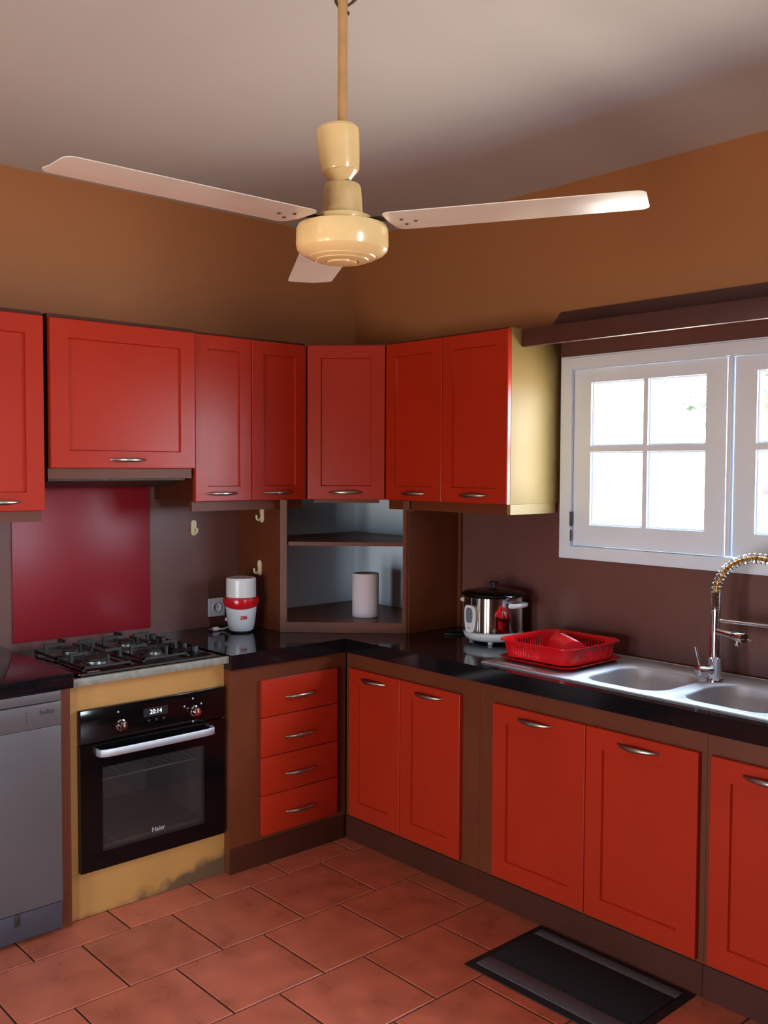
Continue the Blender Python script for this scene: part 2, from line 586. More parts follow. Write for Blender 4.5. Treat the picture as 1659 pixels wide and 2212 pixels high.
s1 = sash(1.412, 2.086)
s2 = sash(2.118, 2.780)
B().box(2.094, -0.016, 1.314, 2.112, 0.03, 2.038, 0.002).obj('mullion', 'white_paint', win, world=True)
hb = B()
hb.box(1.4085, -0.0245, 1.392, 1.4185, -0.0215, 1.452, 0.001)
hb.lathe([(0.0045, 0), (0.0045, 0.058)], (1.4135, -0.027, 1.393), 10)
hb.obj('hinge', 'dkmetal', win, world=True)
B().lathe([(0.0035, 0), (0.0035, 0.045)], (1.4135, -0.024, 1.33), 10).obj('window_bolt', 'dkmetal', win, world=True)

# frames of unseen windows behind, trim of the side opening shaped for light
for k, (xa, xb, side) in enumerate(((1.75, 2.21, 'narrower, nearer the cabinets'), (2.75, 3.31, 'wider, further from the cabinets'))):
    w2 = bpy.data.objects.new('window_%d' % (k + 2), None)
    COL.objects.link(w2)
    w2.location = (xa, RY, 0.05)
    w2.matrix_basis = Matrix.Translation(w2.location)
    structure(w2)
    w2['label'] = 'tall white window in the wall behind the photographer, the ' + side
    B().grid([xa, xa + 0.03, xb - 0.03, xb], [0.05, 0.08, 1.54, 1.57], [(1, 1)], 'y', RY - 0.12, RY - 0.06).obj('frame', 'white_paint', w2, world=True, smooth=False)
    B().box(xa + 0.0305, RY - 0.092, 0.0805, xb - 0.0305, RY - 0.088, 1.5395).obj('pane', 'glass', w2, world=True, smooth=False)
structure(B().grid([-2.01, -1.94, -1.26, -1.19], [0.94, 1.01, 2.64, 2.71], [(1, 1)], 'x', RX - 0.015, RX - 0.0005).obj('trim_1', 'white_paint', smooth=False))

# ------------------------------------------------------------------ pelmet over the window
pel = thing('window_pelmet', 'dark brown box pelmet with a taller board behind it above the window', 'pelmet', (1.36, -0.13, 2.12))
B().box(1.3375, -0.262, 2.118, 2.98, -0.242, 2.188, 0.002).obj('front_board', 'pelmet', pel, world=True)
B().box(1.3375, -0.2415, 2.172, 2.98, -0.021, 2.187).obj('top_board', 'pelmet', pel, world=True, smooth=False)
B().prism([(1.262, 2.1885), (1.344, 2.2815), (2.98, 2.2815), (2.98, 2.1885)], 'y', -0.02, -0.002).obj('back_board', 'pelmet', pel, world=True, smooth=False)


# ------------------------------------------------------------------ cabinets
def door_part(root, name, x0, z0, wd, h, fr, y=0.0, t=0.02, hx=None, hz=None, m='red', L=0.155):
    b = B().door(wd, h, t, fr)
    b.bm.transform(Matrix.Translation((x0, y, z0)))
    d = b.obj(name, m, root, angle=25)
    if hx is not None:
        B().handle(hx, y - t, hz, L).obj('handle', 'nickel', d)
    return d


G_UP = 'red wall cabinets'
G_BASE = 'red base cabinets'
R90 = PI / 2
# local axes of a wall-left cabinet: x -> +Y world, -y -> +X world


def upper_left(label, ya, yb, xf, zb, zt, doors, rail_h, toplip=0.014, rail_back=0.012):
    """Cabinet on the left wall: front plane of the carcass xf-0.02, world y from ya to yb."""
    root = thing('wall_cabinet', label, 'cabinet', (0.002, ya, zb), R90, G_UP)
    wd = yb - ya
    dep = xf - 0.0225
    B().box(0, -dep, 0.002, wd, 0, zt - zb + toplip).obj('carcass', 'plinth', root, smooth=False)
    B().box(0.002, -dep - 0.0 + rail_back, -rail_h, wd - 0.002, -dep + rail_back + 0.018, 0.0015).obj('light_rail', 'brown', root, smooth=False)
    for (a, b, fr, hx) in doors:
        door_part(root, 'door', a + 0.0012, 0, b - a - 0.0024, zt - zb - 0.002, fr, -dep - 0.0003, 0.02, hx, 0.033)
    return root


upper_left('leftmost red wall cabinet, cut by the photo edge beside the cooker hood', -2.43, -1.8143, 0.362, 1.466, 2.186,
           [(0, 0.6157, (.068, .068, .068, .068), 0.445)], 0.042)
upper_left('wide short red wall cabinet over the cooker hood', -1.7965, -1.1785, 0.369, 1.6235, 2.184,
           [(0, 0.618, (.072, .068, .066, .07), 0.311)], 0.04)
upper_left('narrow two-door red wall cabinet between the cooker hood and the corner', -1.1695, -0.586, 0.348, 1.485, 2.186,
           [(0, 0.2845, (.06, .06, .062, .058), 0.131), (0.2845, 0.5835, (.06, .06, .062, .058), 0.425)], 0.042, 0.008)

# diagonal corner wall cabinet
cr = thing('wall_cabinet', 'single-door red wall cabinet set diagonally across the corner', 'cabinet', (0.348, -0.584, 1.485), PI / 4, G_UP)
dl = math.hypot(0.611 - 0.348, 0.584 - 0.338)
cb = B().prism([(0.002, -0.002), (0.002, -0.582), (0.330, -0.582), (0.345, -0.567), (0.594, -0.323), (0.609, -0.308), (0.609, -0.002)], 'z', 1.487, 2.192)
cb.obj('carcass', 'brown', cr, world=True, smooth=False)
door_part(cr, 'door', 0.003, 0, dl - 0.006, 0.70, (.062, .062, .062, .058), 0.005, 0.02, dl / 2, 0.033)
B().box(0.03, 0.02, -0.016, dl - 0.03, 0.036, 0.0015).obj('light_rail', 'brown', cr, smooth=False)

# right wall cabinet
rc = thing('wall_cabinet', 'two-door red wall cabinet with a pale wood end panel beside the window', 'cabinet', (0.6115, -0.002, 1.485), 0, G_UP)
wr = 1.334 - 0.6115
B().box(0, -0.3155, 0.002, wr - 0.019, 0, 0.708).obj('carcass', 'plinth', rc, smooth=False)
ep = B().box(wr - 0.0185, -0.3165, -0.0, wr, 0, 0.706, 0.001).obj('end_panel', 'beech', rc)
ep['label'] = 'pale wood end panel'
B().box(0.0, -0.312, -0.042, wr - 0.021, -0.294, 0.0015).obj('light_rail', 'brown', rc, smooth=False)
er = B().box(wr - 0.020, -0.312, -0.042, wr - 0.002, -0.02, -0.0005).obj('end_rail', 'beech', rc, smooth=False)
xs = 0.9677 - 0.6115
door_part(rc, 'door', 0.0012, 0, xs - 0.0024, 0.70, (.06, .06, .062, .058), -0.3168, 0.02, 0.183, 0.033)
door_part(rc, 'door', xs + 0.0012, 0, wr - xs - 0.0024, 0.70, (.06, .06, .062, .058), -0.3168, 0.02, 0.538, 0.033)

# cooker hood under the short cabinet
hd = thing('cooker_hood', 'slim dark grey cooker hood tucked under the short red cabinet', 'cooker hood', (0.002, -1.79, 1.545), R90)
B().prism([(-0.30, 0.030), (-0.30, 0.076), (-0.002, 0.076), (-0.002, 0.0), (-0.12, 0.0)], 'x', 0.012, 0.60).obj('housing', 'dkmetal', hd, smooth=False)
for k in range(3):
    B().lathe([(0.008, 0), (0.007, 0.006)], (0.06 + 0.03 * k, -0.3002, 0.053), 12, axis=(0, -1, 0)).obj('button', 'blackmat', hd)

# open corner unit standing on the worktop
ZC = 0.8874
nc = thing('corner_shelf', 'open diagonal corner shelf with white back standing on the black worktop', 'shelf unit', (0.36, -0.72, ZC), 0)
B().box(0.0025, -0.727, ZC + 0.001, 0.345, -0.711, 1.441).obj('side_panel', 'brown', nc, world=True, smooth=False)
B().box(0.739, -0.335, ZC + 0.001, 0.755, -0.0025, 1.441).obj('side_panel', 'brown', nc, world=True, smooth=False)
B().box(0.0025, -0.709, ZC + 0.001, 0.010, -0.0025, 1.483).obj('back_panel', 'white_panel', nc, world=True, smooth=False)
B().box(0.0105, -0.010, ZC + 0.001, 0.737, -0.0025, 1.483).obj('back_panel', 'white_panel', nc, world=True, smooth=False)


def diag_board(u0, u1, z0, z1, t=0.018, off=0.0):
    """Board in the diagonal front plane from (0.352,-0.733) to (0.757,-0.328)."""
    p0, d, n = Vector((0.349, -0.731)), Vector((1, 1)).normalized(), Vector((1, -1)).normalized()
    a, b = p0 + d * u0 + n * off, p0 + d * u1 + n * off
    a2, b2 = a - n * t, b - n * t
    return B().prism([(a.x, a.y), (b.x, b.y), (b2.x, b2.y), (a2.x, a2.y)], 'z', z0, z1)


DL = 0.573
diag_board(-0.004, 0.026, ZC + 0.001, 1.484).obj('stile', 'brown', nc, world=True, smooth=False)
diag_board(DL - 0.026, DL + 0.004, ZC + 0.001, 1.484).obj('stile', 'brown', nc, world=True, smooth=False)
diag_board(0.0265, DL - 0.0265, ZC + 0.001, 0.935).obj('bottom_rail', 'brown', nc, world=True, smooth=False)
poly = [(0.0108, -0.0103), (0.0108, -0.708), (0.347, -0.708), (0.350, -0.704), (0.732, -0.322), (0.736, -0.318), (0.736, -0.0103)]
B().prism(poly, 'z', 0.915, 0.934).obj('bottom_board', 'brown', nc, world=True, smooth=False)
B().prism([(0.0108, -0.0103), (0.0108, -0.700), (0.358, -0.700), (0.728, -0.330), (0.728, -0.0103)], 'z', 1.279, 1.296).obj('shelf_board', 'brown', nc, world=True, smooth=False)

# hooks on the dark wall and on the side of the corner unit


def hook(label, loc, rz, with_hook=True):
    r = thing('wall_hook', label, 'hook', loc, rz, 'cream adhesive hooks')
    out = [(0.0135 * math.cos(a), 0.022 + 0.0135 * math.sin(a)) for a in [PI * k / 10 for k in range(11)]] + \
          [(0.0135 * math.cos(a), -0.022 + 0.0135 * math.sin(a)) for a in [PI + PI * k / 10 for k in range(11)]]
    B().prism(out, 'y', -0.005, -0.0005).obj('back_plate', 'creamplastic', r)
    B().tube([(0, -0.004, -0.008), (0, -0.010, -0.018), (0, -0.020, -0.024), (0, -0.030, -0.020), (0, -0.033, -0.008), (0, -0.033, 0.0)],
             [0.006, 0.006, 0.0055, 0.005, 0.005, 0.0045], 10).obj('prong', 'creamplastic', r)


hook('cream adhesive hook on the dark wall right of the red panel', (0.0, -0.971, 1.352), R90)
hook('upper cream hook on the brown side of the corner shelf', (0.199, -0.727, 1.412), 0)
hook('lower cream hook on the brown side of the corner shelf', (0.180, -0.727, 1.166), 0)

# red splash panel behind the hob
tag(B().box(0.001, -1.806, 0.916, 0.007, -1.195, 1.543, 0.001).obj('splash_panel', 'redpanel'),
    'deep red glossy splash panel on the wall behind the gas hob', 'splash panel')

# ------------------------------------------------------------------ base units
XA, YB = 0.640, -0.5924
# drawers
dr = thing('drawer_cabinet', 'red four-drawer base cabinet beside the oven', 'cabinet', (0.002, -1.187, 0), R90, G_BASE)
wdr = 1.187 - 0.5935
B().box(-0.0105, -(XA - 0.002), 0.002, wdr, 0, 0.8265).obj('carcass', 'brown', dr, smooth=False)
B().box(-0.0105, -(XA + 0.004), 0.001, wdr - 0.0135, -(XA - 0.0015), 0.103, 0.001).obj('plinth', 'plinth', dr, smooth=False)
ys = XA - 0.002
bounds = [0.1235, 0.2885, 0.4475, 0.6115, 0.767]
for k in range(4):
    x0, x1 = 1.187 - 1.0505, 1.187 - 0.6565
    d = B().box(x0, -ys - 0.0205, bounds[k] + 0.0015, x1, -ys - 0.0005, bounds[k + 1] - 0.0015, 0.0025).obj('drawer', 'red', dr)
    B().handle((x0 + x1) / 2, -ys - 0.0205, (bounds[k], 0.203, 0.362, 0.518)[k] if k else 0.203, 0.155).obj('handle', 'nickel', d) if False else \
        B().handle(1.187 - 0.858, -ys - 0.0205, (0.202, 0.362, 0.517, 0.683)[k], 0.155).obj('handle', 'nickel', d)


def base_right(label, xa, xb, doors):
    r = thing('base_cabinet', label, 'cabinet', (xa, -0.002, 0), 0, G_BASE)
    wd = xb - xa
    yf = YB + 0.002
    B().box(0.0005, yf, 0.002, wd - 0.0005, 0, 0.8265).obj('carcass', 'brown', r, smooth=False) if not doors.get('sink') else \
        B().grid(*(([0.0005, 0.018, wd - 0.0005], [yf, yf + 0.02, -0.018, 0], [(1, 1)]) if doors['sink'] == 1 else ([0.0005, wd - 0.018, wd - 0.0005], [yf, yf + 0.02, -0.018, 0], [(0, 1)])), 'z', 0.002, 0.8265).obj('carcass', 'brown', r, smooth=False)
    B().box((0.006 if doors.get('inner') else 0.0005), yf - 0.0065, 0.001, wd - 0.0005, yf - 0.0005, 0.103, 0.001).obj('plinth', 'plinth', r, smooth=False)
    for (a, b, hx) in doors['d']:
        door_part(r, 'door', a - xa + 0.0012, 0.1156, b - a - 0.0024, 0.6475, (.066, .066, .068, .068), yf - 0.0005, 0.02,
                  hx - xa if hx else None, 0.728)
    return r


base_right('red two-door base cabinet in the inner corner next to the drawers', 0.6455, 1.43,
           {'inner': True, 'd': [(0.6807, 1.0071, 0.845), (1.0071, 1.3441, 1.172)]})
base_right('red two-door base cabinet under the sink', 1.43, 2.362,
           {'sink': 1, 'd': [(1.508, 1.925, 1.708), (1.925, 2.3437, 2.130)]})
base_right('rightmost red base cabinet, cut by the photo edge', 2.362, 2.80, {'sink': 2, 'd': [(2.381, 2.78, 2.565)]})

# oven housing
oh = thing('oven_cabinet', 'honey coloured wooden housing with mould stains around the black oven', 'cabinet', (0.606, -1.19, 0), 0)
f = B()
us = [-0.6575, -0.615, -0.0245, -0.0005]
us = [-0.6575, -0.615, -0.0245, -0.0085]
f.grid(us, [0.002, 0.180, 0.756, 0.853], [(1, 1)], 'x', -0.018, 0.0)
f.obj('face_frame', 'oak_stained', oh, smooth=False)
B().box(-0.60, -0.6575, 0.002, -0.0185, -0.642, 0.852).obj('side_panel', 'oak', oh, smooth=False)
B().box(-0.60, -0.0235, 0.002, -0.0185, -0.0085, 0.852).obj('side_panel', 'oak', oh, smooth=False)
B().box(-0.60, -0.641, 0.150, -0.0185, -0.0245, 0.166).obj('bottom_board', 'oak', oh, smooth=False)
# brown upright between dishwasher and oven housing
tag(B().box(0.05, -1.8925, 0.001, 0.634, -1.849, 0.855).obj('upright_panel', 'brown', smooth=False),
    'narrow brown upright between the dishwasher and the oven housing', 'panel')

# built-in oven (local: x along the wall, front towards -y)
ov = thing('built_in_oven', 'black built-in electric oven with steel bar handle', 'oven', (0.0, -1.8116, 0.1735), R90)
OW, OH = 0.599, 0.5885
FX = 0.631
cav = B()
cav.grid([0.03, 0.075, OW - 0.075, OW - 0.03], [0.035, 0.07, 0.40, 0.52], [(1, 1)], 'y', -0.585, -0.12)
cav.obj('body', 'ovencav', ov, smooth=False)
B().box(0.076, -0.135, 0.071, OW - 0.076, -0.122, 0.399).obj('back_wall', 'ovencav', ov, smooth=False)
B().lathe([(0.022, 0), (0.020, 0.012), (0.010, 0.018)], (OW * 0.62, -0.1355, 0.345), 16, axis=(0, -1, 0)).obj('lamp', 'ovenglow', ov)
rk = B()
rk.grid([0.078, 0.084, OW - 0.084, OW - 0.078], [-0.56, -0.554, -0.146, -0.14], [(1, 1)], 'z', 0.299, 0.305)
rk.obj('rack', 'white_print', ov, smooth=False)
for k in range(1, 12):
    B().box(0.084 + k * 0.036 - 0.0015, -0.553, 0.3005, 0.084 + k * 0.036 + 0.0015, -0.147, 0.3035).obj('rack_rod', 'white_print', ov, smooth=False)
cp = B().box(0.0, -FX, 0.4665, OW, -0.6075, OH, 0.0025).obj('control_panel', 'blackgloss', ov)
dz = 0.463
dx0, dx1, dz0, dz1 = 0.083, OW - 0.092, 0.062, 0.372
odr = B().grid([0.0, dx0, dx1, OW], [0.0, dz0, dz1, dz], [(1, 1)], 'y', -FX, -0.6075).obj('door', 'blackgloss', ov, smooth=False)
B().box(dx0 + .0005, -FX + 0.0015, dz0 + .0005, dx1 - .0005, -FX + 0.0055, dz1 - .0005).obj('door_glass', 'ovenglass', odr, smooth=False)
hnd = B()
pts = [(0.062, -FX + .0, 0.432), (0.060, -FX - 0.016, 0.432), (0.066, -FX - 0.030, 0.432), (0.082, -FX - 0.037, 0.432), (0.11, -FX - 0.040, 0.432), (0.2, -FX - 0.042, 0.432),
       (0.3, -FX - 0.0425, 0.432), (0.4, -FX - 0.042, 0.432), (0.49, -FX - 0.040, 0.432), (0.515, -FX - 0.037, 0.432), (0.531, -FX - 0.030, 0.432), (0.537, -FX - 0.016, 0.432), (0.535, -FX + .0, 0.432)]
rg = []
for i, p in enumerate(pts):
    a, b = Vector(pts[max(i - 1, 0)]), Vector(pts[min(i + 1, len(pts) - 1)])
    t = (b - a).normalized()
    nrm = Vector((t.y, -t.x, 0))
    q = Vector(p)
    rg.append([q + nrm * sx * 0.0035 + Vector((0, 0, sz * 0.0135)) for sx, sz in ((1, -.8), (1, .8), (.6, 1), (-.6, 1), (-1, .8), (-1, -.8), (-.6, -1), (.6, -1))])
hnd.rings(rg)
hnd.obj('handle', 'steel', odr, angle=35)


def oven_xy(y, z):
    return y + 1.8116, z - 0.1735


for (y, z) in ((-1.655, 0.6875), (-1.347, 0.6875)):
    x, zz = oven_xy(y, z)
    kb = B().lathe([(0.021, 0), (0.021, 0.004), (0.0175, 0.006), (0.0165, 0.024), (0.014, 0.027)], (x, -FX + 0.0002, zz), 28, axis=(0, -1, 0)).obj('knob', 'mirror_steel', cp)
    B().box(x - 0.0025, -FX - 0.0285, zz - 0.002, x + 0.0025, -FX - 0.0265, zz + 0.014).obj('knob_pointer', 'white_print', cp, smooth=False)
for (y, z) in ((-1.543, 0.684), (-1.512, 0.684), (-1.481, 0.684)):
    x, zz = oven_xy(y, z)
    B().lathe([(0.0055, 0), (0.005, 0.0025)], (x, -FX + 0.0002, zz), 14, axis=(0, -1, 0)).obj('button', 'dkmetal', cp)
for (y, z) in ((-1.666, 0.737), (-1.355, 0.737), (-1.392, 0.712), (-1.318, 0.712), (-1.355, 0.648)):
    x, zz = oven_xy(y, z)
    B().lathe([(0.004, 0), (0.0038, 0.0006)], (x, -FX - 0.0001, zz), 10, axis=(0, -1, 0)).obj('printed_symbol', 'white_print', cp)
x, zz = oven_xy(-1.514, 0.7145)
B().box(x - 0.05, -FX - 0.0006, zz - 0.016, x + 0.05, -FX + 0.001, zz + 0.016).obj('display', 'blackmat', cp, smooth=False)
text('clock_digits', '20:14', 0.024, 'clock', cp, on_front(x, -FX - 0.0014, zz), sx=0.95)
x, zz = oven_xy(-1.506, 0.2705)
text('logo', 'Haier', 0.026, 'white_print', odr, on_front(x, -FX - 0.0006, zz - 0.004), sx=0.95)

# dishwasher
dw = thing('dishwasher', 'silver grey freestanding dishwasher under the left end of the worktop', 'dishwasher', (0.0, -2.494, 0), R90)
DW, DF = 0.60, 0.662
B().box(0.003, -DF + 0.03, 0.012, DW - 0.003, -0.03, 0.856).obj('body', 'dishwasher', dw, smooth=False)
B().box(0.0, -DF, 0.8235, DW, -DF + 0.0295, 0.8565, 0.002).obj('top_trim', 'dishwasher', dw)
B().box(0.0, -DF - 0.001, 0.738, DW, -DF + 0.0295, 0.8205, 0.002).obj('control_panel', 'dishwasher', dw)
B().box(0.0, -DF, 0.118, DW, -DF + 0.0295, 0.737, 0.002).obj('door', 'dishwasher', dw)
B().box(0.002, -DF + 0.001, 0.022, DW - 0.002, -DF + 0.0295, 0.1155, 0.002).obj('kick_plate', 'dishwasher_low', dw)
B().box(2.494 - 2.062, -DF - 0.003, 0.075, 2.494 - 2.047, -DF + 0.0, 0.116, 0.001).obj('latch_tab', 'dkmetal', dw)
for fx in (0.05, 0.55):
    B().lathe([(0.018, 0), (0.018, 0.012)], (fx, -0.56, 0.0005), 16).obj('foot', 'blackmat', dw)
text('logo', 'beko', 0.026, 'dark_print', dw, on_front(2.494 - 1.944, -DF - 0.0016, 0.792), bold=0.0004)
for k in range(4):
    B().lathe([(0.003, 0), (0.003, 0.0006)], (2.494 - 2.015, -DF - 0.001, 0.797 - 0.011 * k), 8, axis=(0, -1, 0)).obj('printed_symbol', 'dark_print', dw)

# ------------------------------------------------------------------ worktops
wl = tag(B().box(0.003, -2.52, 0.859, 0.668, -1.8485, 0.912, 0.004, 3).obj('worktop', 'granite'),
         'black polished granite worktop above the dishwasher', 'worktop')
hw = thing('worktop', 'grey stone edged worktop slab carrying the gas hob', 'worktop', (0.3, -1.52, 0.856))
B().box(0.003, -1.8475, 0.8555, 0.629, -1.1985, 0.8825).obj('slab', 'granite', hw, world=True, smooth=False)
B().box(0.6295, -1.8475, 0.8555, 0.646, -1.1985, 0.8835, 0.002).obj('front_edge', 'greystone', hw, world=True)
wt = thing('worktop', 'black polished granite worktop running round the corner to the sink', 'worktop', (0.66, -0.6115, 0.8276))
g = B()
gx = [0.003, 0.659, 1.80, 2.137, 2.178, 2.53, 2.81]
gy = [-1.1975, -0.6114, -0.508, -0.148, -0.003]
holes = [(i, 0) for i in range(1, 6)] + [(2, 2), (4, 2)]
g.grid(gx, gy, holes, 'z', 0.8276, ZC)
ed = [e for e in g.bm.edges if all(v.co.z > 0.88 for v in e.verts) and len(e.link_faces) == 2 and e.calc_face_angle() > 1.0
      and not any(-0.6 < v.co.y < -0.1 and v.co.x > 1.7 for v in e.verts)]
bmesh.ops.bevel(g.bm, geom=ed, offset=0.013, segments=4, affect='EDGES', profile=0.5)
g.obj('slab', 'granite', wt, world=True)

# ------------------------------------------------------------------ gas hob
hob = thing('gas_hob', 'black glass four-burner gas hob in front of the red splash panel', 'hob', (0.37, -1.52, 0.884))
HZ = 0.8905
B().box(0.125, -1.808, 0.8845, 0.612, -1.238, HZ, 0.002).obj('glass_plate', 'blackgloss', hob, world=True)
B().box(0.6125, -1.80, 0.884, 0.6165, -1.245, HZ + 0.0005).obj('front_trim', 'dkmetal', hob, world=True, smooth=False)
for (x, y, r) in ((0.475, -1.675, 0.05), (0.245, -1.675, 0.032), (0.235, -1.43, 0.038), (0.465, -1.43, 0.032)):
    bu = B().lathe([(r * 1.25, 0), (r * 1.22, 0.004), (r * 1.0, 0.006), (r * 0.98, 0.016), (r * 0.6, 0.018)], (x, y, HZ + 0.0002), 28).obj('burner', 'alu', hob, world=True)
    B().lathe([(r * 0.86, 0), (r * 0.86, 0.006), (r * 0.75, 0.009)], (x, y, HZ + 0.0185), 28).obj('burner_cap', 'iron', bu, world=True)
    ps = B()
    R_ = 0.096
    for sx, sy in ((1, 0), (0, 1), (-1, 0), (0, -1)):
        px, py = -sy, sx
        # side bar of the square foot frame
        a, b = Vector((x + sx * R_ - px * R_, y + sy * R_ - py * R_, HZ + 0.012)), Vector((x + sx * R_ + px * R_, y + sy * R_ + py * R_, HZ + 0.012))
        c0, c1 = Vector((min(a.x, b.x) - .004, min(a.y, b.y) - .004, HZ + 0.008)), Vector((max(a.x, b.x) + .004, max(a.y, b.y) + .004, HZ + 0.016))
        ps.box(*c0, *c1)
        # finger: upright and an arm reaching inwards
        w_ = 0.0045
        for (r0, r1, z0, z1) in ((R_ - 0.006, R_ + 0.006, 0.0165, 0.052), (0.034, R_ - 0.0062, 0.042, 0.052)):
            q0, q1 = (x + sx * r0 - px * w_, y + sy * r0 - py * w_), (x + sx * r1 + px * w_, y + sy * r1 + py * w_)
            ps.box(min(q0[0], q1[0]), min(q0[1], q1[1]), HZ + z0, max(q0[0], q1[0]), max(q0[1], q1[1]), HZ + z1)
    for sx in (-1, 1):
        for sy in (-1, 1):
            ps.box(x + sx * R_ - .005, y + sy * R_ - .005, HZ + 0.0003, x + sx * R_ + .005, y + sy * R_ + .005, HZ + 0.0079)
    po = ps.obj('pan_support', 'iron', hob, world=True, smooth=False)
for k in range(5):
    x = 0.185 + 0.085 * k
    B().lathe([(0.020, 0), (0.020, 0.004), (0.017, 0.006), (0.0155, 0.026), (0.013, 0.029)], (x, -1.283, HZ + 0.0002), 22).obj('knob', 'blackmat', hob, world=True)
text('printed_mark', 'Haier', 0.022, 'white_print', hob,
     Matrix.Translation((0.594 - 0.37, -1.742 + 1.52, HZ + 0.0006 - 0.884)) @ Matrix.Rotation(PI / 2, 4, 'Z'))

# ------------------------------------------------------------------ sink and tap
sk = thing('sink', 'stainless steel double bowl sink with a drainer on its left', 'sink', (2.0, -0.29, ZC))
SZ = ZC + 0.004


def rrect(x0, y0, x1, y1, r, n=8):
    p = []
    for cx, cy, a0 in ((x1 - r, y1 - r, 0), (x0 + r, y1 - r, PI / 2), (x0 + r, y0 + r, PI), (x1 - r, y0 + r, 1.5 * PI)):
        p += [(cx + r * math.cos(a0 + PI / 2 * k / n), cy + r * math.sin(a0 + PI / 2 * k / n)) for k in range(n + 1)]
    return p


def bowl(cx0, cx1, x0, x1, y0, y1):
    r = 0.085
    cy0, cy1 = -0.545, -0.036
    top = rrect(x0, y0, x1, y1, r)
    mx, my = (x0 + x1) / 2, (y0 + y1) / 2
    outer = []
    for i, (px, py) in enumerate(top):
        k = i // 9
        ux, uy = ((cx1, cy1), (cx0, cy1), (cx0, cy0), (cx1, cy0))[k]
        s_ = (i % 9) / 8
        # walk along the cell edge so that corners stay square
        if k == 0:
            q = (cx1, py + (cy1 - py) * min(1, 2 * s_)) if s_ <= .5 else (px + (cx1 - px) * min(1, 2 * (1 - s_)), cy1)
        elif k == 1:
            q = (px + (cx0 - px) * min(1, 2 * s_), cy1) if s_ <= .5 else (cx0, py + (cy1 - py) * min(1, 2 * (1 - s_)))
        elif k == 2:
            q = (cx0, py + (cy0 - py) * min(1, 2 * s_)) if s_ <= .5 else (px + (cx0 - px) * min(1, 2 * (1 - s_)), cy0)
        else:
            q = (px + (cx1 - px) * min(1, 2 * s_), cy0) if s_ <= .5 else (cx1, py + (cy0 - py) * min(1, 2 * (1 - s_)))
        outer.append(q)

    def inset(k, rr, z):
        return [(px, py, z) for px, py in rrect(x0 + k, y0 + k, x1 - k, y1 - k, rr)]
    rings = [[(p[0], p[1], SZ) for p in outer], inset(-0.004, r + 0.004, SZ), inset(0.0, r, SZ - 0.003), inset(0.003, r, SZ - 0.009), inset(0.012, r, SZ - 0.13),
             inset(0.02, r, SZ - 0.150), inset(0.045, r * .8, SZ - 0.160)]
    dr_ = [(mx + 0.04 * math.cos(a), my + 0.04 * math.sin(a), SZ - 0.163) for a in
           [math.atan2(p[1] - my, p[0] - mx) for p in rings[-1]]]
    rings.append(dr_)
    b = B().rings(rings, cap0=False, cap1=True)
    o = b.obj('bowl', 'steel', sk, world=True, angle=50)
    B().lathe([(0.036, 0), (0.034, 0.003), (0.012, 0.004), (0.010, 0.012), (0.006, 0.013)], (mx, my, SZ - 0.1625), 24).obj('waste_strainer', 'chrome', o, world=True)


bowl(1.775, 2.157, 1.812, 2.124, -0.497, -0.165)
bowl(2.157, 2.575, 2.192, 2.518, -0.497, -0.165)
# drainer: flat with ribs
dn = B()
nx = 18
prof = []
for i in range(nx * 4 + 1):
    y = -0.545 + (0.509) * i / (nx * 4)
    u = (y + 0.545) / 0.509
    prof.append((y, SZ + (0.0018 * (0.5 - 0.5 * math.cos(2 * PI * i / 4)) - 0.002 if 0.1 < u < 0.92 else 0)))
dn.rings([[(1.405, y, z) for y, z in prof], [(1.775, y, z) for y, z in prof]], False, False, closed=False)
dn.obj('drainer', 'steel', sk, world=True)
B().grid([1.397, 1.406, 2.574, 2.583], [-0.553, -0.5445, -0.0365, -0.028], [(1, 1)], 'z', ZC + 0.0004, SZ + 0.0012).obj('rim', 'steel', sk, world=True, smooth=False)

tp = thing('kitchen_tap', 'chrome spring-neck kitchen tap between the two sink bowls', 'tap', (2.157, -0.184, SZ))
TXc, TYc = 2.157, -0.184
B().lathe([(0.030, 0.0003), (0.029, 0.006), (0.0225, 0.009), (0.0225, 0.075), (0.024, 0.078), (0.024, 0.082), (0.0185, 0.085), (0.0185, 0.246), (0.021, 0.248), (0.021, 0.252)], (TXc, TYc, SZ), 28).obj('column', 'chrome', tp, world=True)
# lever body pointing to the room, with its stick
ld = Vector((-0.66, -0.75, 0)).normalized()
lb = B()
lb.lathe([(0.018, 0.015), (0.018, 0.045), (0.0205, 0.047), (0.0205, 0.068), (0.017, 0.0705)], (TXc, TYc, SZ + 0.038), 24, axis=tuple(Vector((-0.45, -0.89, 0.0))))
lv = lb.obj('lever_body', 'chrome', tp, world=True)
B().tube([(TXc - 0.028, TYc - 0.052, SZ + 0.054), (TXc - 0.034, TYc - 0.056, SZ + 0.085), (TXc - 0.042, TYc - 0.060, SZ + 0.122)], [0.0042, 0.004, 0.0045], 12).obj('lever', 'chrome', lv, world=True)
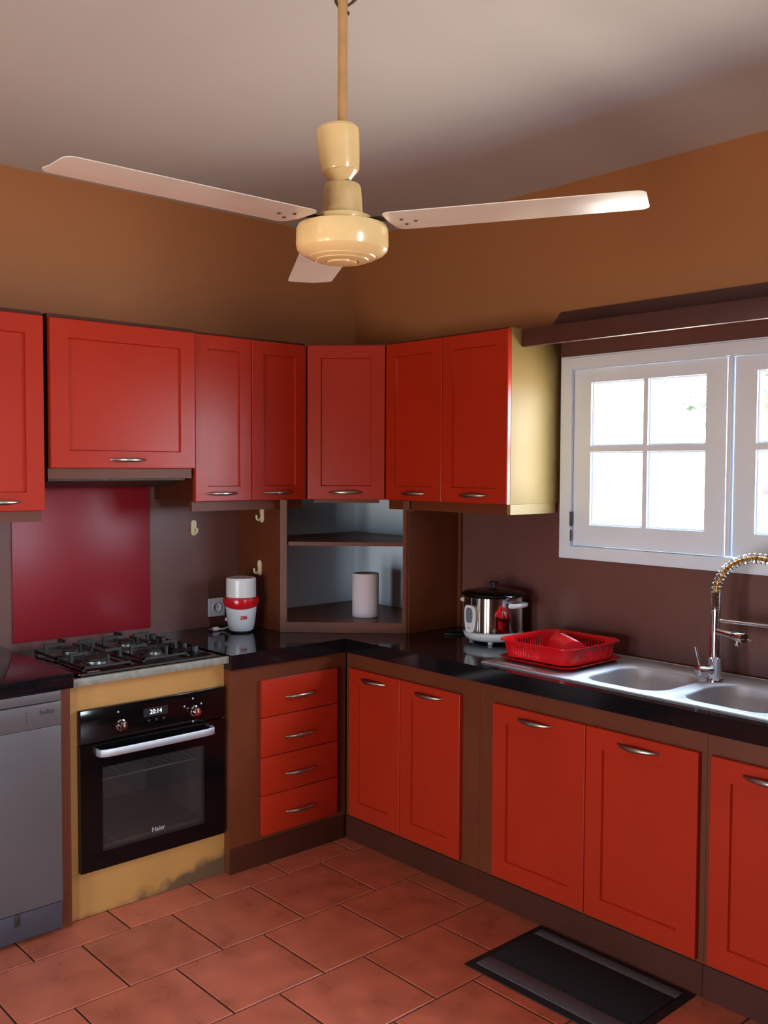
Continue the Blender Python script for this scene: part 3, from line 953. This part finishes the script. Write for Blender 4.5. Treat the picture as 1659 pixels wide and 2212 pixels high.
# side spout
sd = Vector((0.893, -0.45, 0)).normalized()
p0 = Vector((TXc, TYc, SZ + 0.176)) + sd * 0.012
spo = B().tube([p0, p0 + sd * 0.10], 0.0125, 18).obj('side_spout', 'chrome', tp, world=True)
p1 = p0 + sd * 0.09
B().tube([p1, p1 + sd * 0.002, p1 + sd * 0.055, p1 + sd * 0.057], [0.0155, 0.0165, 0.0165, 0.0155], 24).obj('spout_head', 'chrome', spo, world=True)
p2 = p1 + sd * 0.022
B().lathe([(0.009, -0.030), (0.0095, -0.028), (0.0095, -0.008)], p2, 18).obj('aerator', 'chrome', spo, world=True)
p3 = p1 + sd * 0.057
B().tube([p3 + Vector((0.01, .004, -0.003)), p3 + sd * 0.022 + Vector((0.01, .004, -0.008))], [0.0035, 0.003], 10).obj('spout_pin', 'chrome', spo, world=True)
# arm that parks the spray head
B().tube([(TXc + 0.012, TYc, SZ + 0.213), (TXc + 0.02, TYc, SZ + 0.213), (TXc + 0.295, TYc, SZ + 0.216)], [0.008, 0.0062, 0.0062], 14).obj('spray_arm', 'chrome', tp, world=True)


def neck(t):
    """Centre line of the spring neck: straight up, half circle, straight down."""
    zb = SZ + 0.252
    ra = 0.150
    l1 = 0.058
    la = PI * ra
    if t < l1:
        return Vector((TXc, TYc, zb + t))
    t -= l1
    if t < la:
        a = t / ra
        return Vector((TXc + ra - ra * math.cos(a), TYc, zb + l1 + ra * math.sin(a) * 0.86))
    t -= la
    return Vector((TXc + 2 * ra, TYc, zb + l1 - t))


LT = 0.058 + PI * 0.150 + 0.10
B().tube([neck(LT * i / 60) for i in range(61)], 0.0072, 12).obj('hose', 'gold', tp, world=True)


def coil(t0, t1, turns, rad, wire):
    pts = []
    n = int(turns * 14)
    for i in range(n + 1):
        t = t0 + (t1 - t0) * i / n
        c, d = neck(t), (neck(t + 0.001) - neck(t - 0.001)).normalized()
        b = Vector((0, 1, 0))
        nn = d.cross(b)
        a = 2 * PI * turns * i / n
        pts.append(c + (nn * math.cos(a) + b * math.sin(a)) * rad)
    return B().tube(pts, wire, 6)


coil(0.002, 0.060, 14, 0.0165, 0.0019).obj('dense_spring', 'chrome', tp, world=True)
coil(0.060, LT - 0.01, 33, 0.0155, 0.0024).obj('neck_spring', 'chrome', tp, world=True)
e_ = neck(LT)
B().lathe([(0.012, 0.02), (0.016, 0.0), (0.016, -0.07), (0.022, -0.09), (0.022, -0.11)][::-1], e_ - Vector((0, 0, 0.0)), 20).obj('spray_head', 'chrome', tp, world=True)

# ------------------------------------------------------------------ dish rack
rkx0, rkx1, rky0, rky1 = 1.402, 1.752, -0.478, -0.128
TZ = SZ + 0.002
dk = thing('dish_rack', 'red plastic dish rack on its tray at the left of the sink', 'dish rack', ((rkx0 + rkx1) / 2, (rky0 + rky1) / 2, TZ))


def loop(x0, y0, x1, y1, r, z, n=6):
    return [(p[0], p[1], z) for p in rrect(x0, y0, x1, y1, r, n)]


def grow(k, r, z):
    return loop(rkx0 - k, rky0 - k, rkx1 + k, rky1 + k, r, z)


B().rings([grow(-0.03, .03, TZ + 0.0005), grow(-0.012, .045, TZ + 0.0005), grow(0.0, 0.055, TZ + 0.010), grow(0.004, 0.058, TZ + 0.0135), grow(0.0, .055, TZ + 0.0145), grow(-0.014, .045, TZ + 0.005), grow(-0.04, .03, TZ + 0.005)]).obj('tray', 'redplastic', dk, world=True)
# basket wall: one connected skin with open slots, thickened by a modifier
zlev = [TZ + 0.012, TZ + 0.026, TZ + 0.066, TZ + 0.082]


def wall_path():
    """Points round the basket at unit inset, with slot cuts along the sides."""
    x0, y0, x1, y1, r = rkx0 + 0.012, rky0 + 0.012, rkx1 - 0.012, rky1 - 0.012, 0.05
    pts, slot = [], []

    def straight(a, b, n, on):
        for i in range(n):
            u = i / n
            pts.append((a[0] + (b[0] - a[0]) * u, a[1] + (b[1] - a[1]) * u))
            slot.append(on(i))

    def arc(cx, cy, a0):
        for i in range(6):
            a = a0 + PI / 2 * i / 6
            pts.append((cx + r * math.cos(a), cy + r * math.sin(a)))
            slot.append(False)
    straight((x0 + r, y0), (x1 - r, y0), 36, lambda i: i % 2 == 0 and i < 24 and i > 0)
    arc(x1 - r, y0 + r, -PI / 2)
    straight((x1, y0 + r), (x1, y1 - r), 30, lambda i: i % 2 == 1 and i > 2)
    arc(x1 - r, y1 - r, 0)
    straight((x1 - r, y1), (x0 + r, y1), 30, lambda i: i % 2 == 1 and 2 < i < 26)
    arc(x0 + r, y1 - r, PI / 2)
    straight((x0, y1 - r), (x0, y0 + r), 30, lambda i: i % 2 == 1 and 2 < i < 24)
    arc(x0 + r, y0 + r, PI)
    return pts, slot


pth, slt = wall_path()
bk = B()
cx, cy = (rkx0 + rkx1) / 2, (rky0 + rky1) / 2


def lift(p, z, k):
    s_ = 1 + k
    return (cx + (p[0] - cx) * s_, cy + (p[1] - cy) * s_, z)


lv_ = [[bk.bm.verts.new(lift(p, z, k)) for p in pth] for z, k in ((TZ + 0.0165, -0.05), (TZ + 0.027, -0.04), (TZ + 0.064, 0.0), (TZ + 0.078, 0.015), (TZ + 0.081, 0.075), (TZ + 0.077, 0.088))]
n_ = len(pth)
for L_ in range(len(lv_) - 1):
    for i in range(n_):
        if L_ == 1 and slt[i]:
            continue
        j = (i + 1) % n_
        bk.bm.faces.new((lv_[L_][i], lv_[L_][j], lv_[L_ + 1][j], lv_[L_ + 1][i]))
bk.bm.faces.new(lv_[0])
bko = bk.obj('basket', 'redplastic', dk, world=True, angle=50)
so = bko.modifiers.new('thickness', 'SOLIDIFY')
so.thickness = 0.0022
so.offset = 0.0
# ribbed plate ridge inside
rb = []
nr = 60
for i in range(nr + 1):
    u = i / nr
    c = Vector((1.487 + 0.158 * u, -0.185 - 0.115 * u, TZ + 0.030 - 0.006 * u))
    rad = 0.046 + 0.008 * u + (0.0032 * math.cos(2 * PI * i / 4))
    d = Vector((0.158, -0.115, 0)).normalized()
    sdir = Vector((d.y, -d.x, 0))
    rb.append([c + sdir * rad * math.cos(a) + Vector((0, 0, rad * math.sin(a))) for a in [PI * k / 14 for k in range(15)]] )
rb = [[(p[0], p[1], max(p[2], TZ + 0.020)) for p in r] for r in rb]
B().rings(rb, True, True).obj('plate_ridge', 'redplastic', dk, world=True, angle=18)

# ------------------------------------------------------------------ rice cooker
RC = (1.118, -0.165)
rcx, rcy = RC
rk_ = thing('rice_cooker', 'steel and white rice cooker with a dark glass lid on the black worktop', 'rice cooker', (rcx, rcy, ZC))
B().lathe([(0.108, 0.012), (0.122, 0.020), (0.129, 0.036), (0.129, 0.044), (0.124, 0.048)], (rcx, rcy, ZC), 48).obj('base', 'whiteplastic', rk_, world=True)
for a in (0.6, 2.2, 3.7, 5.3):
    B().lathe([(0.011, 0.0005), (0.012, 0.0125)], (rcx + 0.095 * math.cos(a), rcy + 0.095 * math.sin(a), ZC), 14).obj('foot', 'whiteplastic', rk_, world=True)
B().lathe([(0.1245, 0.0482), (0.1265, 0.052), (0.1265, 0.0525), (0.1265, 0.1955), (0.1265, 0.196), (0.128, 0.2)], (rcx, rcy, ZC), 128).obj('body', 'mirror_steel', rk_, world=True, angle=12)
B().lathe([(0.136, 0.2003), (0.138, 0.204), (0.136, 0.209), (0.120, 0.218), (0.06, 0.229), (0.02, 0.232)], (rcx, rcy, ZC), 48).obj('lid', 'blackgloss', rk_, world=True)
B().lathe([(0.010, 0.2322), (0.008, 0.246), (0.021, 0.250), (0.022, 0.255), (0.018, 0.258)], (rcx, rcy, ZC), 24).obj('lid_knob', 'blackmat', rk_, world=True)
# control panel: rounded plate wrapped on the front


def wrap_plate(a0, zc, hw, hh, r0, t, name, m, parent, n=28, taper=0.0):
    front, back = [], []
    for i in range(n):
        q = 2 * PI * i / n
        ex = 0.62
        u = math.copysign(abs(math.cos(q)) ** ex, math.cos(q)) * hw
        v = math.copysign(abs(math.sin(q)) ** ex, math.sin(q)) * hh
        u *= 1 + taper * v / hh
        a = a0 + u / r0
        for lst, rr in ((back, r0), (front, r0 + t)):
            lst.append((rcx + rr * math.cos(a), rcy + rr * math.sin(a), ZC + zc + v))
    return B().rings([back, front]).obj(name, m, parent, world=True, angle=30)


a_panel = math.radians(-98)
pn = wrap_plate(a_panel, 0.107, 0.034, 0.058, 0.1268, 0.010, 'control_panel', 'whiteplastic', rk_, taper=0.12)
wrap_plate(a_panel + 0.0, 0.122, 0.021, 0.032, 0.1371, 0.0012, 'display', 'lcd', pn)
B().lathe([(0.0028, 0), (0.0026, 0.001)], (rcx + 0.1372 * math.cos(a_panel), rcy + 0.1372 * math.sin(a_panel), ZC + 0.068), 10, axis=(math.cos(a_panel), math.sin(a_panel), 0)).obj('indicator', 'blackmat', pn, world=True)
for sgn in (1, -1):
    hx = rcx + sgn * 0.127
    pts = [(hx - sgn * .002, rcy - 0.042, ZC + 0.168), (hx + sgn * 0.018, rcy - 0.040, ZC + 0.169), (hx + sgn * 0.030, rcy - 0.022, ZC + 0.170), (hx + sgn * 0.033, rcy, ZC + 0.170),
           (hx + sgn * 0.030, rcy + 0.022, ZC + 0.170), (hx + sgn * 0.018, rcy + 0.040, ZC + 0.169), (hx - sgn * .002, rcy + 0.042, ZC + 0.168)]
    B().tube(pts, [0.011, 0.0105, 0.010, 0.010, 0.010, 0.0105, 0.011], 12).obj('handle', 'whiteplastic', rk_, world=True)
B().tube([(rcx - 0.10, rcy + 0.07, ZC + 0.04), (rcx - 0.16, rcy + 0.10, ZC + 0.012), (rcx - 0.23, rcy + 0.075, ZC + 0.0045), (rcx - 0.28, rcy + 0.0, ZC + 0.0045), (rcx - 0.24, rcy - 0.05, ZC + 0.0045),
          (rcx - 0.19, rcy - 0.02, ZC + 0.0045), (rcx - 0.17, rcy + 0.04, ZC + 0.0045)], 0.0036, 8).obj('power_cord', 'blackmat', rk_, world=True)

# ------------------------------------------------------------------ coffee grinder, plug, socket
gx_, gy_ = 0.215, -0.855
gr = thing('coffee_grinder', 'white electric grinder with a red collar standing by the wall socket', 'grinder', (gx_, gy_, ZC))
cdir = math.atan2(-3.269 - gy_, 3.837 - gx_)
B().lathe([(0.040, 0.0006), (0.046, 0.003), (0.046, 0.008)], (gx_, gy_, ZC), 32).obj('foot_ring', 'blackmat', gr, world=True)


def lathe_dip(prof, dip, seg=48):
    rg = []
    for (r, z, k) in prof:
        rg.append([(gx_ + r * math.cos(2 * PI * i / seg), gy_ + r * math.sin(2 * PI * i / seg),
                    ZC + z - dip * k * max(0, math.cos(2 * PI * i / seg - cdir))) for i in range(seg)])
    return B().rings(rg)


lathe_dip([(0.050, 0.0083, 0), (0.056, 0.014, 0), (0.062, 0.045, 0), (0.067, 0.085, 0), (0.070, 0.118, 0.6), (0.066, 0.124, 0.6)], 0.012).obj('body', 'whiteplastic', gr, world=True)
lathe_dip([(0.0705, 0.1245, 1), (0.078, 0.128, 0.9), (0.084, 0.142, 0.4), (0.081, 0.155, 0.1), (0.0675, 0.161, 0)], 0.016).obj('collar', 'redplastic', gr, world=True)
B().lathe([(0.0675, 0.1613), (0.0672, 0.236), (0.0671, 0.238), (0.064, 0.246), (0.056, 0.248), (0.05, 0.2465)], (gx_, gy_, ZC), 48).obj('lid', 'whiteplastic', gr, world=True)
ca = cdir + 0.16
lr = 0.0668
text('logo', 'ZM', 0.021, 'red_print', gr, Matrix.Translation((lr * math.cos(ca), lr * math.sin(ca), 0.072)) @ Matrix.Rotation(ca + PI / 2, 4, 'Z') @ Matrix.Rotation(PI / 2 - 0.10, 4, 'X'), depth=0.0022, bold=0.0009)
B().lathe([(0.0085, 0), (0.008, 0.01)], (gx_ + 0.062 * math.cos(cdir - 1.75), gy_ + 0.062 * math.sin(cdir - 1.75), ZC + 0.055), 16, axis=(math.cos(cdir - 1.75), math.sin(cdir - 1.75), 0)).obj('switch', 'whiteplastic', gr, world=True)
cd = B().tube([(gx_ - 0.055, gy_ - 0.03, ZC + 0.02), (gx_ - 0.075, gy_ - 0.035, ZC + 0.010), (gx_ - 0.085, gy_ - 0.05, ZC + 0.006), (gx_ - 0.082, gy_ - 0.062, ZC + 0.008)], 0.0032, 8).obj('power_cord', 'whiteplastic', gr, world=True)
pg = B().tube([(gx_ - 0.082, gy_ - 0.062, ZC + 0.009), (gx_ - 0.083, gy_ - 0.075, ZC + 0.0105), (gx_ - 0.086, gy_ - 0.095, ZC + 0.0105)], [0.005, 0.010, 0.009], 12).obj('plug', 'whiteplastic', gr, world=True)
for k in (-1, 1):
    B().tube([(gx_ - 0.086 + 0.005 * k, gy_ - 0.0945, ZC + 0.0105), (gx_ - 0.088 + 0.005 * k, gy_ - 0.113, ZC + 0.0105)], 0.0022, 8).obj('plug_pin', 'chrome', pg, world=True)

sc_ = thing('wall_socket', 'white square wall socket low on the dark wall behind the grinder', 'socket', (0, -0.853, 0.976), R90)
B().grid([-0.042, -0.020, 0.020, 0.042], [-0.042, -0.020, 0.020, 0.042], [(1, 1)], 'y', -0.010, -0.0005).obj('cover_plate', 'whiteplastic', sc_, smooth=False)
B().lathe([(0.0275, 0.0), (0.0255, 0.003), (0.0195, 0.003), (0.0185, -0.006), (0.004, -0.006)], (0, -0.0105, 0), 28, axis=(0, -1, 0), cap0=False).obj('socket_well', 'whiteplastic', sc_)
for k in (-1, 1):
    B().lathe([(0.003, 0), (0.003, 0.001)], (0.0095 * k, -0.0046, 0), 10, axis=(0, -1, 0)).obj('pin_hole', 'blackmat', sc_)

# ------------------------------------------------------------------ kitchen roll
kx, ky, kz = 0.462, -0.325, 0.934
pr_ = thing('kitchen_roll', 'white kitchen roll standing on the bottom board of the corner shelf', 'kitchen roll', (kx, ky, kz))
rg = []
for r, z in ((0.020, 0.001), (0.0615, 0.001), (0.0625, 0.004), (0.0625, 0.200), (0.061, 0.203), (0.020, 0.2035), (0.020, 0.001)):
    rg.append([(kx + r * math.cos(2 * PI * i / 40), ky + r * math.sin(2 * PI * i / 40), kz + z) for i in range(40)])
B().rings(rg, False, False).obj('paper', 'paper', pr_, world=True)
rg = []
for r, z in ((0.0175, 0.0008), (0.0195, 0.0008), (0.0195, 0.2045), (0.0175, 0.2045), (0.0175, 0.0008)):
    rg.append([(kx + r * math.cos(2 * PI * i / 28), ky + r * math.sin(2 * PI * i / 28), kz + z) for i in range(28)])
B().rings(rg, False, False).obj('core', 'card', pr_, world=True)

# cable trunking beside the corner unit
tag(B().box(0.757, -0.014, ZC + 0.001, 0.778, -0.001, 1.440, 0.002).obj('cable_trunking', 'brown'),
    'thin brown vertical cable trunking between the corner shelf and the rice cooker', 'trunking')

# ------------------------------------------------------------------ floor mat
mt = thing('floor_mat', 'black kitchen mat with two grey stripes on the tiles before the sink', 'mat', (2.04, -0.805, 0), 0)
mx0, mx1, my0, my1 = 1.738, 2.345, -1.003, -0.606
B().box(mx0, my0, 0.0006, mx1, my1, 0.0045, 0.0018).obj('backing', 'rubber', mt, world=True)
B().box(mx0 + 0.028, my0 + 0.10, 0.0047, mx1 - 0.028, my1 - 0.072, 0.0088, 0.002).obj('carpet_field', 'matblack', mt, world=True)
B().box(mx0 + 0.028, my1 - 0.071, 0.0047, mx1 - 0.028, my1 - 0.026, 0.0090, 0.002).obj('stripe', 'matgrey', mt, world=True)
B().box(mx0 + 0.028, my0 + 0.028, 0.0047, mx1 - 0.028, my0 + 0.099, 0.0090, 0.002).obj('stripe', 'matgrey', mt, world=True)

# ------------------------------------------------------------------ ceiling fan
fx, fy = 2.282, -1.98
fan = thing('ceiling_fan', 'old cream three-blade ceiling fan on a long down rod', 'ceiling fan', (fx, fy, RZ))


def fz(v):
    return 1.6268 + (1012 - v) / 2069.0 * 2.02


B().tube([(fx, fy, fz(300)), (fx, fy, 2.70)], 0.0105, 20).obj('down_rod', 'rod', fan, world=True)
B().lathe([(0.022, -0.115), (0.05, -0.085), (0.062, -0.02), (0.064, -0.001)], (fx, fy, RZ), 32).obj('ceiling_cup', 'cream', fan, world=True)
# lower canopy: a cup hanging slightly askew on the rod
cu = B().lathe([(0.0115, 0.112), (0.040, 0.110), (0.0445, 0.104), (0.0450, 0.092), (0.0445, 0.088), (0.0425, 0.050), (0.0405, 0.030), (0.0396, 0.0215), (0.0385, 0.0185), (0.0360, 0.0180), (0.0175, -0.002)], (0, 0, 0), 40)
ax_ = (_R * 0.075 + _F * 0.0)
rot = Matrix.Translation((fx + _R.x * -0.003, fy + _R.y * -0.003, fz(402))) @ Matrix.Rotation(-0.075, 4, Vector((_F.x, _F.y, 0)))
cu.bm.transform(rot)
cu.obj('rod_canopy', 'cream', fan, world=True, angle=28)
B().lathe([(0.016, -0.004), (0.017, 0.008), (0.014, 0.016)], (fx, fy, fz(409)), 24).obj('rod_coupling', 'dkmetal', fan, world=True)
zt = fz(409)
B().lathe([(0.0425, fz(478) - zt), (0.0405, -0.030), (0.0385, -0.006), (0.0355, -0.0005), (0.016, 0.0)], (fx, fy, zt), 36).obj('motor_neck', 'neck', fan, world=True)
zm = 2.150
B().lathe([(0.044, 0.0), (0.060, -0.002), (0.0615, -0.012), (0.0600, -0.0155)][::-1], (fx, fy, zm), 40).obj('blade_ring', 'cream', fan, world=True)
prof = [(0.0590, -0.0160), (0.082, -0.017), (0.0925, -0.021), (0.0960, -0.029), (0.0965, -0.060), (0.0940, -0.070), (0.087, -0.077), (0.0715, -0.0845), (0.0705, -0.0830), (0.069, -0.0860),
        (0.057, -0.0900), (0.056, -0.0885), (0.0545, -0.0915), (0.040, -0.0945), (0.0355, -0.0945), (0.0345, -0.0900), (0.0315, -0.0900), (0.0305, -0.0965), (0.012, -0.0985)]
B().lathe(prof, (fx, fy, zm), 64).obj('motor_housing', 'cream', fan, world=True, angle=30)
FH = Vector((_F.x, _F.y, 0)).normalized()
RH = Vector((_R.x, _R.y, 0)).normalized()
zbld = fz(496)


def blade(th, pitch):
    """th: azimuth measured from the camera's forward direction towards its right."""
    r = FH * math.cos(th) + RH * math.sin(th)
    t = Vector((0, 0, 1)).cross(r)
    up = Vector((0, 0, 1))
    o = Vector((fx, fy, zbld))
    r0, r1, hw0, hw1, cr_ = 0.104, 0.615, 0.063, 0.059, 0.020
    sta = []
    for u in [0, .002, .006, .014, .026, .04] + [.08 + .1 * i for i in range(9)] + [.96, .974, .986, .994, .998, 1]:
        rr = r0 + (r1 - r0) * u
        hwid = hw0 + (hw1 - hw0) * u
        for e0, s_ in ((rr - r0, 1), (r1 - rr, 1)):
            if e0 < cr_:
                hwid -= cr_ - math.sqrt(max(0, cr_ ** 2 - (cr_ - e0) ** 2))
        sta.append((rr, hwid))
    rgs = []
    for rr, hwid in sta:
        sec = []
        for k in range(9):
            q = -1 + k / 4
            w_ = q * hwid
            camber = 0.004 * (max(0, -q - 0.25) ** 1.2)            # trailing edge turned down
            sec.append((w_, w_ * math.sin(pitch) + camber))
        pts_ = [o + r * rr + t * a + up * (b + 0.0009) for a, b in sec] + [o + r * rr + t * a + up * (b - 0.0009) for a, b in reversed(sec)]
        rgs.append(pts_)
    bl = B().rings(rgs).obj('blade', 'blade', fan, world=True, angle=60)
    ir = []
    for rr, hwid, dz_ in ((0.056, 0.016, 0.0085), (0.085, 0.015, 0.0085), (0.105, 0.018, 0.0042), (0.125, 0.030, 0.0036), (0.150, 0.036, 0.0036), (0.172, 0.020, 0.0036)):
        ir.append([o + r * rr + t * s1_ * hwid + up * (dz_ + s1_ * hwid * math.sin(pitch) * (1 if rr > .1 else 0) + d) for s1_, d in ((-1, 0.0015), (1, 0.0015), (1, -0.0015), (-1, -0.0015))])
    io = B().rings(ir).obj('blade_iron', 'dkmetal', bl, world=True, smooth=False)
    for a, b in ((0.135, 0.018), (0.135, -0.018), (0.160, 0.0)):
        c = o + r * a + t * b + up * (b * math.sin(pitch) - 0.0008)
        B().lathe([(0.0032, -0.0022), (0.0038, -0.0008), (0.0038, 0.0)], c, 10).obj('screw', 'dkmetal', bl, world=True)


for th, pt in ((-0.19, 0.0), (-0.19 + 2 * PI / 3, 0.0), (-0.19 - 2 * PI / 3, 0.0)):
    blade(th, pt)
# loose wires and rusty clips at the top of the rod


def rp(u, v, d=0.0):
    """Offsets seen at the rod: u to the camera's right, v up from the picture's upper edge (metres)."""
    return Vector((fx, fy, 2.612)) + RH * u + Vector((0, 0, v)) + FH * d


B().tube([rp(-0.013, 0.06), rp(-0.0150, 0.0), rp(-0.0145, -0.026), rp(-0.010, -0.036)], [0.0028, 0.0028, 0.0032, 0.0015], 8).obj('loose_wire', 'dkmetal', fan, world=True)
B().tube([rp(0.013, 0.05), rp(0.0160, 0.01), rp(0.0150, -0.003), rp(0.010, -0.012)], [0.0028, 0.003, 0.003, 0.002], 8).obj('loose_wire', 'dkmetal', fan, world=True)
B().tube([rp(0.0095, -0.034), rp(0.020, -0.026), rp(0.033, -0.014)], [0.0022, 0.0035, 0.0035], 8).obj('rod_pin', 'dkmetal', fan, world=True)
B().lathe([(0.003, 0), (0.005, 0.003), (0.002, 0.008)], rp(0.0095, -0.052), 10).obj('rod_screw', 'dkmetal', fan, world=True)
B().tube([rp(0.038 + 0.005 * math.cos(a), 0.001 + 0.005 * math.sin(a)) for a in [2 * PI * k / 14 for k in range(15)]], 0.0016, 6).obj('wire_eye', 'dkmetal', fan, world=True)
B().tube([rp(0.038, 0.006), rp(0.03, 0.03), rp(0.016, 0.06), rp(0.010, 0.085)], 0.0014, 6).obj('loose_wire', 'dkmetal', fan, world=True)

# ------------------------------------------------------------------ outside the window
yard = structure(B().box(-5.5, 5.0, -0.25, 0.8, 10.5, -0.1).obj('ground', 'yard', smooth=False))
tr = thing('tree', 'pale sunlit tree in the yard seen through the right sash', 'tree', (-2.1, 8.8, -0.1))
B().tube([(-2.1, 8.8, -0.1), (-2.08, 8.8, 0.9), (-2.15, 8.85, 1.7), (-2.1, 8.8, 2.6)], [0.13, 0.10, 0.085, 0.05], 12).obj('trunk', 'bark', tr, world=True)
lf = bmesh.new()
rnd = random.Random(3)
for k in range(1500):
    while True:
        p = Vector((rnd.uniform(-1, 1), rnd.uniform(-1, 1), rnd.uniform(-1, 1)))
        if p.length < 1:
            break
    c = Vector((-2.1, 8.8, 2.85)) + Vector((p.x * 1.15, p.y * 0.9, p.z * 1.0))
    a = Vector((rnd.gauss(0, 1), rnd.gauss(0, 1), rnd.gauss(0, 1))).normalized()
    b2 = a.cross(Vector((rnd.gauss(0, 1), rnd.gauss(0, 1), rnd.gauss(0, 1)))).normalized()
    s_ = rnd.uniform(0.05, 0.09)
    vv = [lf.verts.new(c + q) for q in (-a * s_, b2 * s_ * .45, a * s_, -b2 * s_ * .45)]
    lf.faces.new(vv)
me = bpy.data.meshes.new('foliage')
lf.to_mesh(me)
lf.free()
me.materials.append(M['leaf'])
fo = bpy.data.objects.new('foliage', me)
COL.objects.link(fo)
fo.matrix_parent_inverse = Matrix.Identity(4)
me.transform(Matrix.Translation((2.1, -8.8, 0.1)))
fo.parent = tr
fo['kind'] = 'stuff'
ln = thing('washing_line', 'washing line with red laundry in the yard beyond the right sash', 'washing line', (-0.7, 6.2, -0.1))
for x in (-1.7, 0.3):
    B().tube([(x, 6.2, -0.1), (x, 6.2, 1.82)], 0.02, 10).obj('post', 'dkmetal', ln, world=True)
B().tube([(-1.7, 6.2, 1.80), (-0.7, 6.2, 1.76), (0.3, 6.2, 1.80)], 0.004, 6).obj('line', 'dkmetal', ln, world=True)
for i, (xa, xb, zl) in enumerate(((-0.92, -0.74, 1.38), (-0.70, -0.40, 1.44))):
    g = B()
    rows = []
    for k in range(9):
        u = k / 8
        rows.append([(xa + (xb - xa) * u, 6.2 + 0.012 * math.sin(7 * u + i) * (q + .3), 1.748 - (1.748 - zl) * q) for q in (0, .3, .6, 1)])
    for a, b in zip(rows[:-1], rows[1:]):
        pass
    g.rings(rows, False, False, closed=False)
    o = g.obj('laundry', 'cloth')
    tag(o, ('narrow red cloth hanging left on the washing line', 'wider red cloth hanging right on the washing line')[i], 'laundry', 'red laundry on the line')
    o.modifiers.new('thickness', 'SOLIDIFY').thickness = 0.003
